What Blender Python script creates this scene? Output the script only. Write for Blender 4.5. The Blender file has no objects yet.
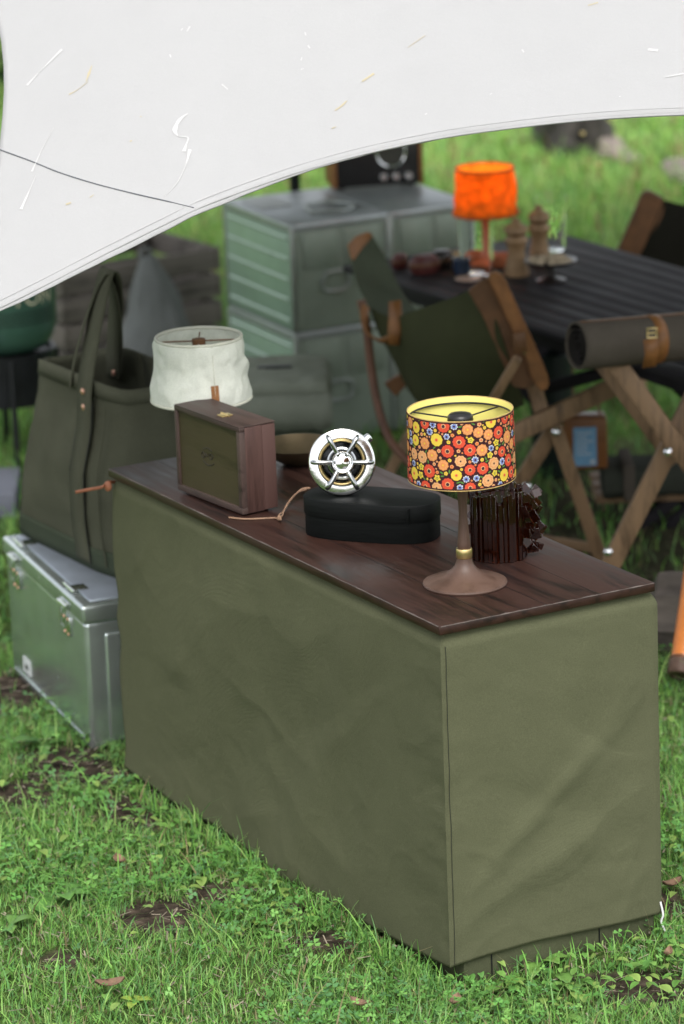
import bpy, bmesh, math, random
import numpy as np
from mathutils import Vector, Matrix, noise as mnoise
R = math.radians
random.seed(7)
rng = np.random.default_rng(11)
S = bpy.context.scene
COL = S.collection

# ------------------------------------------------------------------ camera
F, PIT, ROLL, CD, CH = 3822.32, .273670, -.0376604, 6.612798, 2.777581
_c, _s, _cr, _sr = math.cos(PIT), math.sin(PIT), math.cos(ROLL), math.sin(ROLL)
FW = Vector((0, _c, -_s)); _u0 = Vector((0, _s, _c)); _r0 = Vector((1, 0, 0))
RT = _r0 * _cr + _u0 * _sr; UP = -_r0 * _sr + _u0 * _cr
CP = Vector((0, -CD, CH))
cam = bpy.data.cameras.new("camera"); camo = bpy.data.objects.new("camera", cam); COL.objects.link(camo)
camo.matrix_world = Matrix(((RT.x, UP.x, -FW.x, CP.x), (RT.y, UP.y, -FW.y, CP.y), (RT.z, UP.z, -FW.z, CP.z), (0, 0, 0, 1)))
cam.sensor_fit = 'VERTICAL'; cam.sensor_height = 36; cam.sensor_width = 24
cam.lens = F * 36 / 1024
cam.clip_end = 500; cam.clip_start = .1
cam.dof.use_dof = True; cam.dof.focus_distance = 7.2; cam.dof.aperture_fstop = 3.6
S.camera = camo

# ------------------------------------------------------------------ light
SUN_DIR = Vector((.08, -.6, .9)).normalized()
SUN_EL = math.asin(SUN_DIR.z); SUN_ROT = math.atan2(SUN_DIR.x, SUN_DIR.y)
w = bpy.data.worlds.new("World"); S.world = w; w.use_nodes = True
nt = w.node_tree; bg = nt.nodes['Background']
sky = nt.nodes.new('ShaderNodeTexSky'); sky.sky_type = 'NISHITA'; sky.sun_disc = False
sky.sun_elevation = SUN_EL; sky.sun_rotation = SUN_ROT; sky.dust_density = 3; sky.air_density = 1
hs = nt.nodes.new('ShaderNodeHueSaturation'); hs.inputs['Saturation'].default_value = .22
nt.links.new(sky.outputs[0], hs.inputs['Color']); nt.links.new(hs.outputs[0], bg.inputs[0])
bg.inputs[1].default_value = .14
sl = bpy.data.lights.new("sun", 'SUN'); sl.energy = 1.1; sl.angle = R(40); sl.color = (1, .965, .91)
so = bpy.data.objects.new("sun", sl); COL.objects.link(so)
so.rotation_euler = (-SUN_DIR).to_track_quat('-Z', 'Y').to_euler()
S.view_settings.view_transform = 'Standard'; S.view_settings.look = 'None'
S.view_settings.exposure = 1.2; S.view_settings.gamma = 1
S.view_settings.use_curve_mapping = False
S.render.engine = 'CYCLES'
S.cycles.max_bounces = 10; S.cycles.transparent_max_bounces = 12

# ------------------------------------------------------------------ placing: pixel of the photograph -> place in the world
def _ray(px, py): return FW + RT * ((px - 342) / F) - UP * ((py - 512) / F)
def G(px, py, z=0):
    d = _ray(px, py); return CP + d * ((z - CP.z) / d.z)
def Y(px, py, y):
    d = _ray(px, py); return CP + d * ((y - CP.y) / d.y)

# ------------------------------------------------------------------ materials
MATS = {}
KEEP = ('cream_cloth', 'tan_leather', 'container_metal', 'chair_canvas', 'olive_canvas', 'olive_canvas_skirt', 'tarp_cotton', 'turf_and_soil', 'white_paint_streak', 'yellow_paint_streak')
def mat(name, col, rough=.6, metal=0, var=.15, scale=20, bump=0, bscale=200, coat=0, trans=0, ior=1.45, spec=.5, stretch=(1, 1, 1), col2=None, sheen=0, transl=0):
    if name in MATS: return MATS[name]
    if metal < .8 and trans < .4 and name not in KEEP: col = tuple(c * .8 for c in col)
    m = bpy.data.materials.new(name); m.use_nodes = True; n = m.node_tree.nodes; l = m.node_tree.links
    p = n['Principled BSDF']
    p.inputs['Roughness'].default_value = rough; p.inputs['Metallic'].default_value = metal
    p.inputs['Coat Weight'].default_value = coat; p.inputs['Transmission Weight'].default_value = trans
    p.inputs['IOR'].default_value = ior; p.inputs['Specular IOR Level'].default_value = spec
    p.inputs['Sheen Weight'].default_value = sheen
    p.inputs['Base Color'].default_value = (*col, 1)
    tc = n.new('ShaderNodeTexCoord'); mp = n.new('ShaderNodeMapping'); mp.inputs['Scale'].default_value = stretch
    l.new(tc.outputs['Object'], mp.inputs[0])
    if var > 0 or col2:
        nz = n.new('ShaderNodeTexNoise'); nz.inputs['Scale'].default_value = scale; nz.inputs['Detail'].default_value = 6; nz.inputs['Roughness'].default_value = .6
        l.new(mp.outputs[0], nz.inputs['Vector'])
        cr = n.new('ShaderNodeValToRGB')
        a = tuple(c * (1 - var) for c in col); b = tuple(min(1, c * (1 + var)) for c in (col2 or col))
        cr.color_ramp.elements[0].color = (*a, 1); cr.color_ramp.elements[1].color = (*b, 1)
        cr.color_ramp.elements[0].position = .3; cr.color_ramp.elements[1].position = .7
        l.new(nz.outputs[0], cr.inputs[0]); l.new(cr.outputs[0], p.inputs['Base Color'])
        mr = n.new('ShaderNodeMapRange'); mr.inputs[3].default_value = max(0, rough - .08); mr.inputs[4].default_value = min(1, rough + .08)
        l.new(nz.outputs[0], mr.inputs[0]); l.new(mr.outputs[0], p.inputs['Roughness'])
    if bump > 0:
        bz = n.new('ShaderNodeTexNoise'); bz.inputs['Scale'].default_value = bscale; bz.inputs['Detail'].default_value = 4
        l.new(mp.outputs[0], bz.inputs['Vector'])
        bp = n.new('ShaderNodeBump'); bp.inputs['Strength'].default_value = bump; bp.inputs['Distance'].default_value = .002
        l.new(bz.outputs[0], bp.inputs['Height']); l.new(bp.outputs[0], p.inputs['Normal'])
    if transl > 0:
        t = n.new('ShaderNodeBsdfTranslucent'); mx = n.new('ShaderNodeMixShader'); mx.inputs[0].default_value = transl
        src = p.inputs['Base Color'].links
        if src: l.new(src[0].from_socket, t.inputs[0])
        else: t.inputs[0].default_value = (*col, 1)
        l.new(p.outputs[0], mx.inputs[1]); l.new(t.outputs[0], mx.inputs[2])
        l.new(mx.outputs[0], n['Material Output'].inputs[0])
    MATS[name] = m
    return m
def canvas_mat(name, col, weave=900, transl=0, var=.12):
    if name in MATS: return MATS[name]
    m = mat(name, col, .9, var=var, scale=9, spec=.08, transl=transl)
    n = m.node_tree.nodes; l = m.node_tree.links; p = n['Principled BSDF']
    tc = n.new('ShaderNodeTexCoord')
    adds = None
    for d in ('X', 'Y', 'Z'):
        wv = n.new('ShaderNodeTexWave'); wv.wave_type = 'BANDS'; wv.bands_direction = d; wv.inputs['Scale'].default_value = weave * .35; wv.inputs['Distortion'].default_value = .6; wv.inputs['Detail'].default_value = 1
        l.new(tc.outputs['Object'], wv.inputs[0])
        if adds is None: adds = wv.outputs[1]
        else:
            ad = n.new('ShaderNodeMath'); ad.operation = 'ADD'; l.new(adds, ad.inputs[0]); l.new(wv.outputs[1], ad.inputs[1]); adds = ad.outputs[0]
    nz = n.new('ShaderNodeTexNoise'); nz.inputs['Scale'].default_value = 60; nz.inputs['Detail'].default_value = 8; l.new(tc.outputs['Object'], nz.inputs[0])
    fz = n.new('ShaderNodeTexNoise'); fz.inputs['Scale'].default_value = 420; fz.inputs['Detail'].default_value = 3; l.new(tc.outputs['Object'], fz.inputs[0])
    mv = n.new('ShaderNodeMapRange'); mv.inputs[1].default_value = .3; mv.inputs[2].default_value = .7; mv.inputs[3].default_value = .88; mv.inputs[4].default_value = 1.12; l.new(fz.outputs[0], mv.inputs[0])
    mm = n.new('ShaderNodeMix'); mm.data_type = 'RGBA'; mm.blend_type = 'MULTIPLY'; mm.inputs['Factor'].default_value = 1 if 'tarp' not in name else .15
    src = p.inputs['Base Color'].links[0].from_socket; l.new(src, mm.inputs['A']); l.new(mv.outputs[0], mm.inputs['B']); l.new(mm.outputs['Result'], p.inputs['Base Color'])
    ad2 = n.new('ShaderNodeMath'); ad2.operation = 'MULTIPLY_ADD'; ad2.inputs[1].default_value = 1.2; l.new(fz.outputs[0], ad2.inputs[0]); l.new(adds, ad2.inputs[2]); adds = ad2.outputs[0]
    b1 = n.new('ShaderNodeBump'); b1.inputs['Strength'].default_value = .4; b1.inputs['Distance'].default_value = .0006; l.new(adds, b1.inputs['Height'])
    b2 = n.new('ShaderNodeBump'); b2.inputs['Strength'].default_value = .3; b2.inputs['Distance'].default_value = .0022; l.new(nz.outputs[0], b2.inputs['Height'])
    l.new(b1.outputs[0], b2.inputs['Normal']); l.new(b2.outputs[0], p.inputs['Normal'])
    return m
def wood_mat(name, dark, light, rough=.5, axis='Y', ring=9, fine=60, coat=0, planks=0):
    if name in MATS: return MATS[name]
    m = mat(name, dark, rough, var=0, coat=coat); n = m.node_tree.nodes; l = m.node_tree.links; p = n['Principled BSDF']
    tc = n.new('ShaderNodeTexCoord'); mp = n.new('ShaderNodeMapping')
    sc = [1, 1, 1]; sc['XYZ'.index(axis)] = .07; mp.inputs['Scale'].default_value = sc
    l.new(tc.outputs['Object'], mp.inputs[0])
    n1 = n.new('ShaderNodeTexNoise'); n1.inputs['Scale'].default_value = ring * 3; n1.inputs['Detail'].default_value = 8; n1.inputs['Distortion'].default_value = .8; l.new(mp.outputs[0], n1.inputs[0])
    n2 = n.new('ShaderNodeTexNoise'); n2.inputs['Scale'].default_value = fine * 5; n2.inputs['Detail'].default_value = 3; l.new(mp.outputs[0], n2.inputs[0])
    n3 = n.new('ShaderNodeTexNoise'); n3.inputs['Scale'].default_value = 6; n3.inputs['Detail'].default_value = 4; l.new(tc.outputs['Object'], n3.inputs[0])
    a = n.new('ShaderNodeMath'); a.operation = 'MULTIPLY_ADD'; a.inputs[1].default_value = .45; l.new(n2.outputs[0], a.inputs[0]); l.new(n1.outputs[0], a.inputs[2])
    a2 = n.new('ShaderNodeMath'); a2.operation = 'MULTIPLY_ADD'; a2.inputs[1].default_value = .5; l.new(n3.outputs[0], a2.inputs[0]); l.new(a.outputs[0], a2.inputs[2])
    cr = n.new('ShaderNodeValToRGB'); cr.color_ramp.elements[0].position = .72; cr.color_ramp.elements[1].position = 1.15 if False else 1.0
    cr.color_ramp.elements[0].color = (*dark, 1); cr.color_ramp.elements[1].color = (*light, 1)
    l.new(a2.outputs[0], cr.inputs[0]); l.new(cr.outputs[0], p.inputs['Base Color'])
    mr = n.new('ShaderNodeMapRange'); mr.inputs[1].default_value = .6; mr.inputs[2].default_value = 1.2; mr.inputs[3].default_value = rough - .1; mr.inputs[4].default_value = rough + .15
    l.new(a2.outputs[0], mr.inputs[0]); l.new(mr.outputs[0], p.inputs['Roughness'])
    b = n.new('ShaderNodeBump'); b.inputs['Strength'].default_value = .3; b.inputs['Distance'].default_value = .001; l.new(a.outputs[0], b.inputs['Height']); l.new(b.outputs[0], p.inputs['Normal'])
    return m

M_CANVAS = canvas_mat('olive_canvas', (.092, .096, .055), var=.04)
M_CANVAS_D = canvas_mat('olive_canvas_skirt', (.084, .09, .052))
M_TOTE = canvas_mat('tote_canvas', (.086, .088, .061))
M_CHAIR = canvas_mat('chair_canvas', (.046, .05, .024))
M_CHAIR_IN = canvas_mat('chair_canvas_lining', (.085, .1, .068))
M_CREAM = canvas_mat('cream_cloth', (.78, .8, .72), transl=.3, var=.04)
M_TARP = canvas_mat('tarp_cotton', (.388, .388, .388), transl=.14, var=.012)
M_TAUPE = canvas_mat('taupe_canvas', (.115, .098, .08))
M_GREY = canvas_mat('grey_fabric', (.2, .21, .21))
M_KHAKI = canvas_mat('grey_green_cover', (.26, .28, .23))
M_BOARD = wood_mat('dark_stained_board', (.005, .0028, .0027), (.026, .0098, .0062), .38, 'Y', ring=11)
M_WALNUT = wood_mat('walnut', (.03, .014, .011), (.065, .031, .025), .5, 'Z')
M_WALNUT2 = wood_mat('walnut_top', (.024, .015, .013), (.055, .034, .028), .5, 'Y')
M_LAMPW = wood_mat('lamp_wood', (.05, .027, .018), (.082, .046, .032), .42, 'Z')
M_TEAK = wood_mat('brown_leg_wood', (.095, .058, .03), (.24, .148, .08), .55, 'Z', ring=14)
M_TEAKR = wood_mat('red_leg_wood', (.07, .03, .017), (.14, .065, .038), .5, 'Z', ring=14)
M_TABLE = wood_mat('black_table_wood', (.008, .007, .009), (.02, .018, .021), .62, 'X')
M_TABLE.node_tree.nodes['Principled BSDF'].inputs['Specular IOR Level'].default_value = .18
M_MILL = wood_mat('mill_wood', (.13, .075, .035), (.26, .16, .08), .5, 'Z')
M_CRATE = wood_mat('weathered_crate_wood', (.042, .037, .031), (.14, .123, .108), .85, 'X')
M_FACE = wood_mat('gold_green_panel', (.022, .017, .006), (.04, .031, .011), .5, 'Y', ring=5)
M_LEATHER = mat('tan_leather', (.21, .088, .026), .5, var=.25, scale=30, bump=.3, bscale=150)
M_LEATHER_D = mat('brown_leather', (.15, .066, .024), .5, var=.25, scale=30, bump=.3, bscale=150)
M_LEATHER_O = mat('orange_leather', (.3, .11, .055), .55, var=.2, scale=40)
M_CORD = mat('leather_cord', (.3, .18, .11), .6, var=.2, scale=60)
M_COPPER = mat('copper', (.75, .42, .3), .35, .9, var=.15)
M_BRASS = mat('brass', (.72, .55, .25), .3, 1, var=.15, scale=40)
M_CHROME = mat('chrome', (.86, .87, .88), .08, 1, var=.04, scale=30)
M_CHROME_P = mat('worn_chrome', (.74, .75, .75), .16, 1, var=.14, scale=50, bump=.35, bscale=45)
M_CHROME_D = mat('dark_chrome', (.42, .43, .43), .12, 1, var=.05)
M_STEEL = mat('bolt_steel', (.75, .76, .78), .25, 1, var=.1)
M_BLACK = mat('black_metal', (.012, .013, .015), .4, .3, var=.2)
M_BLACKP = mat('black_plastic', (.012, .011, .011), .35, var=.2)
M_LACQ = mat('black_lacquer_wood', (.004, .005, .0048), .6, spec=.16, var=.3, scale=14, bump=.25, bscale=30, stretch=(1, 1, 12))
M_TRUNK = mat('brushed_green_metal', (.5, .55, .54), .24, .85, var=.08, scale=14, bump=.04, bscale=60)
M_CONT = mat('container_metal', (.23, .27, .225), .48, .3, var=.1, scale=8, bump=.08, bscale=40)
M_SIDE_LIT = mat('container_side_lit', (.33, .45, .37), .4, .3, var=.1, scale=8)  # lighter copy of the container metal, sky light painted in
M_YELLOW = mat('yellow_lining', (.82, .74, .2), .7, var=.04, transl=.25)
M_CANIST = mat('green_enamel', (.045, .105, .075), .35, var=.15, scale=10, coat=.3)
M_LETTER = mat('cream_print', (.62, .6, .42), .6, var=.1)
M_LETTER_D = mat('dark_print', (.006, .02, .014), .6, var=0)
M_BLUE = mat('blue_label', (.2, .42, .65), .5, var=.1, scale=60)
M_PALE = mat('pale_print', (.6, .68, .75), .6, var=0)
M_AMBERBOX = mat('amber_brown_case', (.24, .095, .03), .35, var=.25, scale=20)
M_ORANGE = mat('orange_paint', (.8, .25, .05), .45, var=.1, scale=20)
M_ENDCAP = mat('brown_end_cap', (.12, .07, .05), .6, var=.3, scale=60)
M_BARK = mat('bark', (.13, .11, .095), .95, var=.6, scale=18, bump=1, bscale=40, stretch=(.3, 1, 1))
M_STONE = mat('grey_strip', (.17, .18, .22), .8, var=.15, scale=8)
M_GLASS = mat('clear_glass', (.97, .99, .98), .02, var=0, trans=1, ior=1.18)
M_AMBER = mat('amber_glass', (.11, .024, .009), .04, var=0, trans=.93, ior=1.5)
M_AMBERD = mat('amber_glass_core', (.02, .006, .004), .1, var=0, trans=.5)
M_LEAF = mat('dry_leaf', (.2, .12, .075), .8, var=.4, scale=60)
M_NUT = mat('pale_nuts', (.45, .36, .25), .8, var=.4, scale=120)
M_TERRA = mat('terracotta', (.5, .15, .06), .5, var=.15)
M_MAROON = mat('maroon_leather', (.09, .02, .016), .5, var=.2)
M_NAVY = mat('navy_glaze', (.03, .045, .08), .25, var=.2)
M_DISH = mat('dark_dish', (.02, .014, .012), .3, var=.2)
M_WHITE = mat('white_cord', (.8, .8, .8), .7, var=.05)
M_BUCKET = mat('dark_green_bucket', (.008, .016, .013), .4, var=.2)
M_STICK = mat('white_sticker', (.7, .72, .72), .5, var=.05)
M_ROCK = mat('earth_rock', (.045, .04, .034), .95, var=.5, scale=9, bump=1, bscale=20)
M_PALE_ROCK = mat('pale_rock', (.3, .25, .22), .95, var=.4, scale=12, bump=.8, bscale=20)
M_WHITESTAIN = mat('white_paint_streak', (.5, .5, .495), .8, var=0, transl=.15)
M_YSTAIN = mat('yellow_paint_streak', (.42, .37, .25), .8, var=.05, transl=.15)
M_HEM = mat('dark_thread', (.12, .13, .14), .8, var=0)

# ------------------------------------------------------------------ mesh building
class MB:
    def __init__(s): s.v = []; s.f = []; s.mi = []; s.m = 0; s.sm = []; s.smooth = True
    def add(s, vs, fs):
        b = len(s.v); s.v += [Vector(v) for v in vs]
        for f in fs: s.f.append([b + i for i in f]); s.mi.append(s.m); s.sm.append(s.smooth)
        return s
    def box(s, x0, x1, y0, y1, z0, z1, bev=0, seg=2, mtx=None):
        bm = bmesh.new(); bmesh.ops.create_cube(bm, size=1)
        for v in bm.verts: v.co = Vector(((x0 + x1) / 2 + v.co.x * (x1 - x0), (y0 + y1) / 2 + v.co.y * (y1 - y0), (z0 + z1) / 2 + v.co.z * (z1 - z0)))
        if bev > 0: bmesh.ops.bevel(bm, geom=bm.edges[:], offset=bev, segments=seg, affect='EDGES', profile=.5)
        bm.verts.ensure_lookup_table(); bm.verts.index_update()
        vs = [(mtx @ v.co) if mtx else v.co.copy() for v in bm.verts]
        fs = [[v.index for v in f.verts] for f in bm.faces]
        o = s.smooth; s.smooth = bev > 0; s.add(vs, fs); s.smooth = o; bm.free(); return s
    def stick(s, p0, p1, wd, th, bev=.003, up=Vector((0, -1, 0))):
        p0 = Vector(p0); p1 = Vector(p1); d = p1 - p0; L = d.length; z = d.normalized()
        x = up.cross(z).normalized(); y = z.cross(x)
        m = Matrix(((x.x, y.x, z.x, p0.x), (x.y, y.y, z.y, p0.y), (x.z, y.z, z.z, p0.z), (0, 0, 0, 1)))
        return s.box(-wd / 2, wd / 2, -th / 2, th / 2, 0, L, bev, 2, m)
    def lathe(s, prof, seg=48, mtx=None, closed=False, sx=1, sy=1, fn=None):
        vs = []; fs = []; n = len(prof)
        for r, z in prof:
            for k in range(seg):
                a = 2 * math.pi * k / seg; v = Vector((r * math.cos(a) * sx, r * math.sin(a) * sy, z))
                if fn: v = fn(v, a)
                vs.append(mtx @ v if mtx else v)
        for i in range(n if closed else n - 1):
            j = (i + 1) % n
            for k in range(seg):
                q = (k + 1) % seg
                fs.append([i * seg + k, i * seg + q, j * seg + q, j * seg + k])
        if not closed:
            if prof[0][0] > 1e-5 and prof[0][0] < .9e9 and s.caps[0]: fs.append(list(range(seg))[::-1])
            if prof[-1][0] > 1e-5 and s.caps[1]: fs.append([(n - 1) * seg + k for k in range(seg)])
        return s.add(vs, fs)
    caps = (False, False)
    def tube(s, pts, r, sides=10, cap=True, flat=None):
        pts = [Vector(p) for p in pts]; n = len(pts); rs = r if isinstance(r, (list, tuple)) else [r] * n
        vs = []; fs = []; prev = None
        for i, p in enumerate(pts):
            t = (pts[min(i + 1, n - 1)] - pts[max(i - 1, 0)]).normalized()
            if prev is None:
                a = Vector((0, 0, 1)) if abs(t.z) < .9 else Vector((1, 0, 0)); x = a.cross(t).normalized()
            else: x = (prev - t * prev.dot(t)).normalized()
            y = t.cross(x); prev = x
            for k in range(sides):
                a = 2 * math.pi * k / sides; vs.append(p + (x * math.cos(a) + y * math.sin(a)) * rs[i])
        for i in range(n - 1):
            for k in range(sides):
                q = (k + 1) % sides; fs.append([i * sides + k, i * sides + q, (i + 1) * sides + q, (i + 1) * sides + k])
        if cap: fs.append(list(range(sides))[::-1]); fs.append([(n - 1) * sides + k for k in range(sides)])
        return s.add(vs, fs)
    def grid(s, P):   # P[i][j]
        h = len(P); wd = len(P[0]); vs = [p for row in P for p in row]
        fs = [[i * wd + j, i * wd + j + 1, (i + 1) * wd + j + 1, (i + 1) * wd + j] for i in range(h - 1) for j in range(wd - 1)]
        return s.add(vs, fs)
    def prism(s, poly, vec, bev=0):  # polygon (world points) extruded by vec
        bm = bmesh.new(); vs = [bm.verts.new(p) for p in poly]; f = bm.faces.new(vs)
        r = bmesh.ops.extrude_face_region(bm, geom=[f]); ev = [g for g in r['geom'] if isinstance(g, bmesh.types.BMVert)]
        for v in ev: v.co += Vector(vec)
        bmesh.ops.recalc_face_normals(bm, faces=bm.faces[:])
        if bev > 0: bmesh.ops.bevel(bm, geom=bm.edges[:], offset=bev, segments=2, affect='EDGES')
        bm.verts.index_update()
        o = s.smooth; s.smooth = False; s.add([v.co.copy() for v in bm.verts], [[v.index for v in f.verts] for f in bm.faces]); s.smooth = o; bm.free(); return s
    def build(s, name, mats, parent=None, world=False, solid=0, sub=0, normals=False, offs=0):
        me = bpy.data.meshes.new(name)
        me.from_pydata([tuple(v) for v in s.v], [], s.f)
        if not isinstance(mats, (list, tuple)): mats = [mats]
        for m in mats: me.materials.append(m)
        me.polygons.foreach_set('material_index', s.mi); me.polygons.foreach_set('use_smooth', s.sm)
        if normals:
            bm = bmesh.new(); bm.from_mesh(me); bmesh.ops.recalc_face_normals(bm, faces=bm.faces[:]); bm.to_mesh(me); bm.free()
        me.update()
        o = bpy.data.objects.new(name, me); COL.objects.link(o)
        if parent:
            o.parent = parent
            if world:
                m = Matrix.Identity(4); q = parent
                while q: m = q.matrix_basis @ m; q = q.parent
                me.transform(m.inverted())
        if solid:
            d = o.modifiers.new('thick', 'SOLIDIFY'); d.thickness = solid; d.offset = offs
        if sub:
            d = o.modifiers.new('sub', 'SUBSURF'); d.levels = sub; d.render_levels = sub
        try: me.set_sharp_from_angle(angle=R(42))
        except Exception: pass
        return o

def tag(o, label, cat, group=None, kind=None):
    if label: o['label'] = label
    if cat: o['category'] = cat
    if group: o['group'] = group
    if kind: o['kind'] = kind
    return o
def thing(name, label, cat, loc=(0, 0, 0), rz=0, group=None):
    o = bpy.data.objects.new(name, None); COL.objects.link(o); o.empty_display_size = .1
    o.location = loc; o.rotation_euler = (0, 0, rz)
    return tag(o, label, cat, group)
def copy_tree(o, parent=None):
    c = o.copy(); COL.objects.link(c); c.parent = parent
    for ch in list(o.children): copy_tree(ch, c)
    return c
def nz(p, sc=1, oct=3): return mnoise.fractal(Vector(p) * sc, 1.0, 2.0, oct)
def lerp(a, b, t): return a + (b - a) * t
def catmull(pts, n=8):
    pts = [Vector(p) for p in pts]; out = []
    for i in range(len(pts) - 1):
        p0 = pts[max(i - 1, 0)]; p1 = pts[i]; p2 = pts[i + 1]; p3 = pts[min(i + 2, len(pts) - 1)]
        for k in range(n):
            t = k / n
            out.append(.5 * ((2 * p1) + (p2 - p0) * t + (2 * p0 - 5 * p1 + 4 * p2 - p3) * t * t + (3 * p1 - p0 - 3 * p2 + p3) * t ** 3))
    out.append(pts[-1]); return out
def facing(loc, d, up=Vector((0, 0, 1))):   # matrix whose local Z points along d
    z = Vector(d).normalized(); x = up.cross(z).normalized(); y = z.cross(x)
    return Matrix(((x.x, y.x, z.x, loc[0]), (x.y, y.y, z.y, loc[1]), (x.z, y.z, z.z, loc[2]), (0, 0, 0, 1)))

# ------------------------------------------------------------------ ground
YAW, BX, LEN, WID = .501828, .171822, 1.358828, .46254
AX = Vector((-math.sin(YAW), math.cos(YAW), 0)); BXV = Vector((math.cos(YAW), math.sin(YAW), 0)); B0 = Vector((BX, 0, 0))
def ground_z(x, y):
    near = max(0, 1 - max(0, y - 4) / 4)
    return (.012 * nz((x, y, 3.1), 2.2, 2) - .006)
def ground_mat():
    m = mat('turf_and_soil', (.05, .04, .03), .95, var=0, spec=.1); n = m.node_tree.nodes; l = m.node_tree.links; p = n['Principled BSDF']
    ge = n.new('ShaderNodeNewGeometry'); sp = n.new('ShaderNodeSeparateXYZ'); l.new(ge.outputs['Position'], sp.inputs[0])
    def noise(sc, det=5):
        t = n.new('ShaderNodeTexNoise'); t.inputs['Scale'].default_value = sc; t.inputs['Detail'].default_value = det; l.new(ge.outputs['Position'], t.inputs[0]); return t.outputs[0]
    def ramp(src, *st):
        r = n.new('ShaderNodeValToRGB'); e = r.color_ramp.elements
        while len(e) < len(st): e.new(.5)
        for k, (pos, c) in enumerate(st): e[k].position = pos; e[k].color = (*c, 1)
        l.new(src, r.inputs[0]); return r.outputs[0]
    def mix(fac, a, b):
        x = n.new('ShaderNodeMix'); x.data_type = 'RGBA'; l.new(fac, x.inputs['Factor']); l.new(a, x.inputs['A']); l.new(b, x.inputs['B']); return x.outputs['Result']
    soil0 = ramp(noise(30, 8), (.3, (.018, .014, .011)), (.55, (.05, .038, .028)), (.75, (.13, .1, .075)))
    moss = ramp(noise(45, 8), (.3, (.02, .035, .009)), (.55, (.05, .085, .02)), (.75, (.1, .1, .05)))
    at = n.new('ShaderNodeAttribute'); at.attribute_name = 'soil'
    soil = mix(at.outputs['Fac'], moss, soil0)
    turf = ramp(noise(2.2, 6), (.3, (.1, .19, .04)), (.5, (.15, .28, .06)), (.62, (.21, .29, .11)), (.72, (.34, .29, .21)))  # distant turf colours raised to make up for missing light
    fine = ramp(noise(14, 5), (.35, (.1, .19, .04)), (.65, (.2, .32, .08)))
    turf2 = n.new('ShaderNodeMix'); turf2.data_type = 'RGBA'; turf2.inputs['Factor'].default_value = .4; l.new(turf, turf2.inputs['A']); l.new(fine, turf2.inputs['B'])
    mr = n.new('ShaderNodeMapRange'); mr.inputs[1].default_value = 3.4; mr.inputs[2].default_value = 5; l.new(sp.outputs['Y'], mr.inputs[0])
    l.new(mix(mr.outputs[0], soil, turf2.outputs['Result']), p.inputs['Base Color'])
    b = n.new('ShaderNodeBump'); b.inputs['Distance'].default_value = .02; b.inputs['Strength'].default_value = .8; l.new(noise(60, 6), b.inputs['Height']); l.new(b.outputs[0], p.inputs['Normal'])
    return m
def axis(lo, hi, n, far0, far1, m):
    a = list(np.linspace(lo, hi, n)); pre = [lo + (far0 - lo) * ((k / m) ** 2.2) for k in range(m, 0, -1)]; post = [hi + (far1 - hi) * ((k / m) ** 2.2) for k in range(1, m + 1)]
    return pre + a + post
xs = axis(-2.2, 2.2, 160, -120, 120, 16); ys = axis(-1.5, 6, 260, -40, 220, 18)
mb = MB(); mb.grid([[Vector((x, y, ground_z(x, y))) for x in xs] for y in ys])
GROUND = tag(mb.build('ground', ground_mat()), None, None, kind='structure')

# soil patches (bare spots) where the grass thins out, as ellipses on the ground
PATCH = []
for px, py, a, b in ((12, 690, .11, .13), (150, 808, .10, .12), (158, 915, .075, .09), (215, 893, .05, .07), (648, 988, .07, .08), (70, 770, .09, .1), (30, 800, .06, .06), (110, 780, .07, .07), (325, 940, .06, .05), (210, 830, .06, .05), (300, 905, .05, .04), (15, 790, .06, .05), (60, 960, .04, .04), (600, 975, .05, .03), (670, 905, .03, .06), (60, 755, .09, .06)):
    g = G(px, py, 0); PATCH.append((g.x, g.y, a * 1.25, b * 1.25))
at_ = GROUND.data.attributes.new('soil', 'FLOAT', 'POINT')  # holds bare patches and the shade painted under the camp table
def soil_and_shade_at(x, y):
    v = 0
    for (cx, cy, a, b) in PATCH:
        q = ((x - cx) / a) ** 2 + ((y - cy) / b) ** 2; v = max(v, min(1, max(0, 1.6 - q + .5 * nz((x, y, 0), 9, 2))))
    if ((x - .75) / 1.3) ** 2 + ((y - 3.0) / 1.25) ** 2 < .9: v = max(v, .75)  # tarp and table shade painted in as darker ground colour
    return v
at_.data.foreach_set('value', [soil_and_shade_at(v.co.x, v.co.y) if abs(v.co.x) < 2.2 and v.co.y < 4 else 0 for v in GROUND.data.vertices])
def inside_footprints(x, y):
    dx, dy = x - BX, y
    lx = dx * math.cos(YAW) + dy * math.sin(YAW); ly = -dx * math.sin(YAW) + dy * math.cos(YAW)
    return (lx > .005) & (lx < WID - .005) & (ly > .005) & (ly < LEN - .005)
def grass_density(x, y):
    d = np.ones_like(x)
    for (cx, cy, a, b) in PATCH:
        q = ((x - cx) / a) ** 2 + ((y - cy) / b) ** 2
        d *= np.clip((q - .35) / .9, .02, 1)
    nn = np.array([mnoise.noise(Vector((a * 5, b * 5, 1.7))) for a, b in zip(x, y)])
    d *= np.clip(.95 + .9 * nn, .3, 1)
    lx = (x - BX) * math.cos(YAW) + y * math.sin(YAW); ly = -(x - BX) * math.sin(YAW) + y * math.cos(YAW)
    d[(ly > -.07) & (ly < 0) & (lx > .05) & (lx < WID)] *= .3
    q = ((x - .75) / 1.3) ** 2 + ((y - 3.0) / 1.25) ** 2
    d *= np.clip(.3 + .9 * np.clip(q - .55, 0, 1), .3, 1)  # blades thinned here too, to darken the shaded ground
    return d
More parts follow.
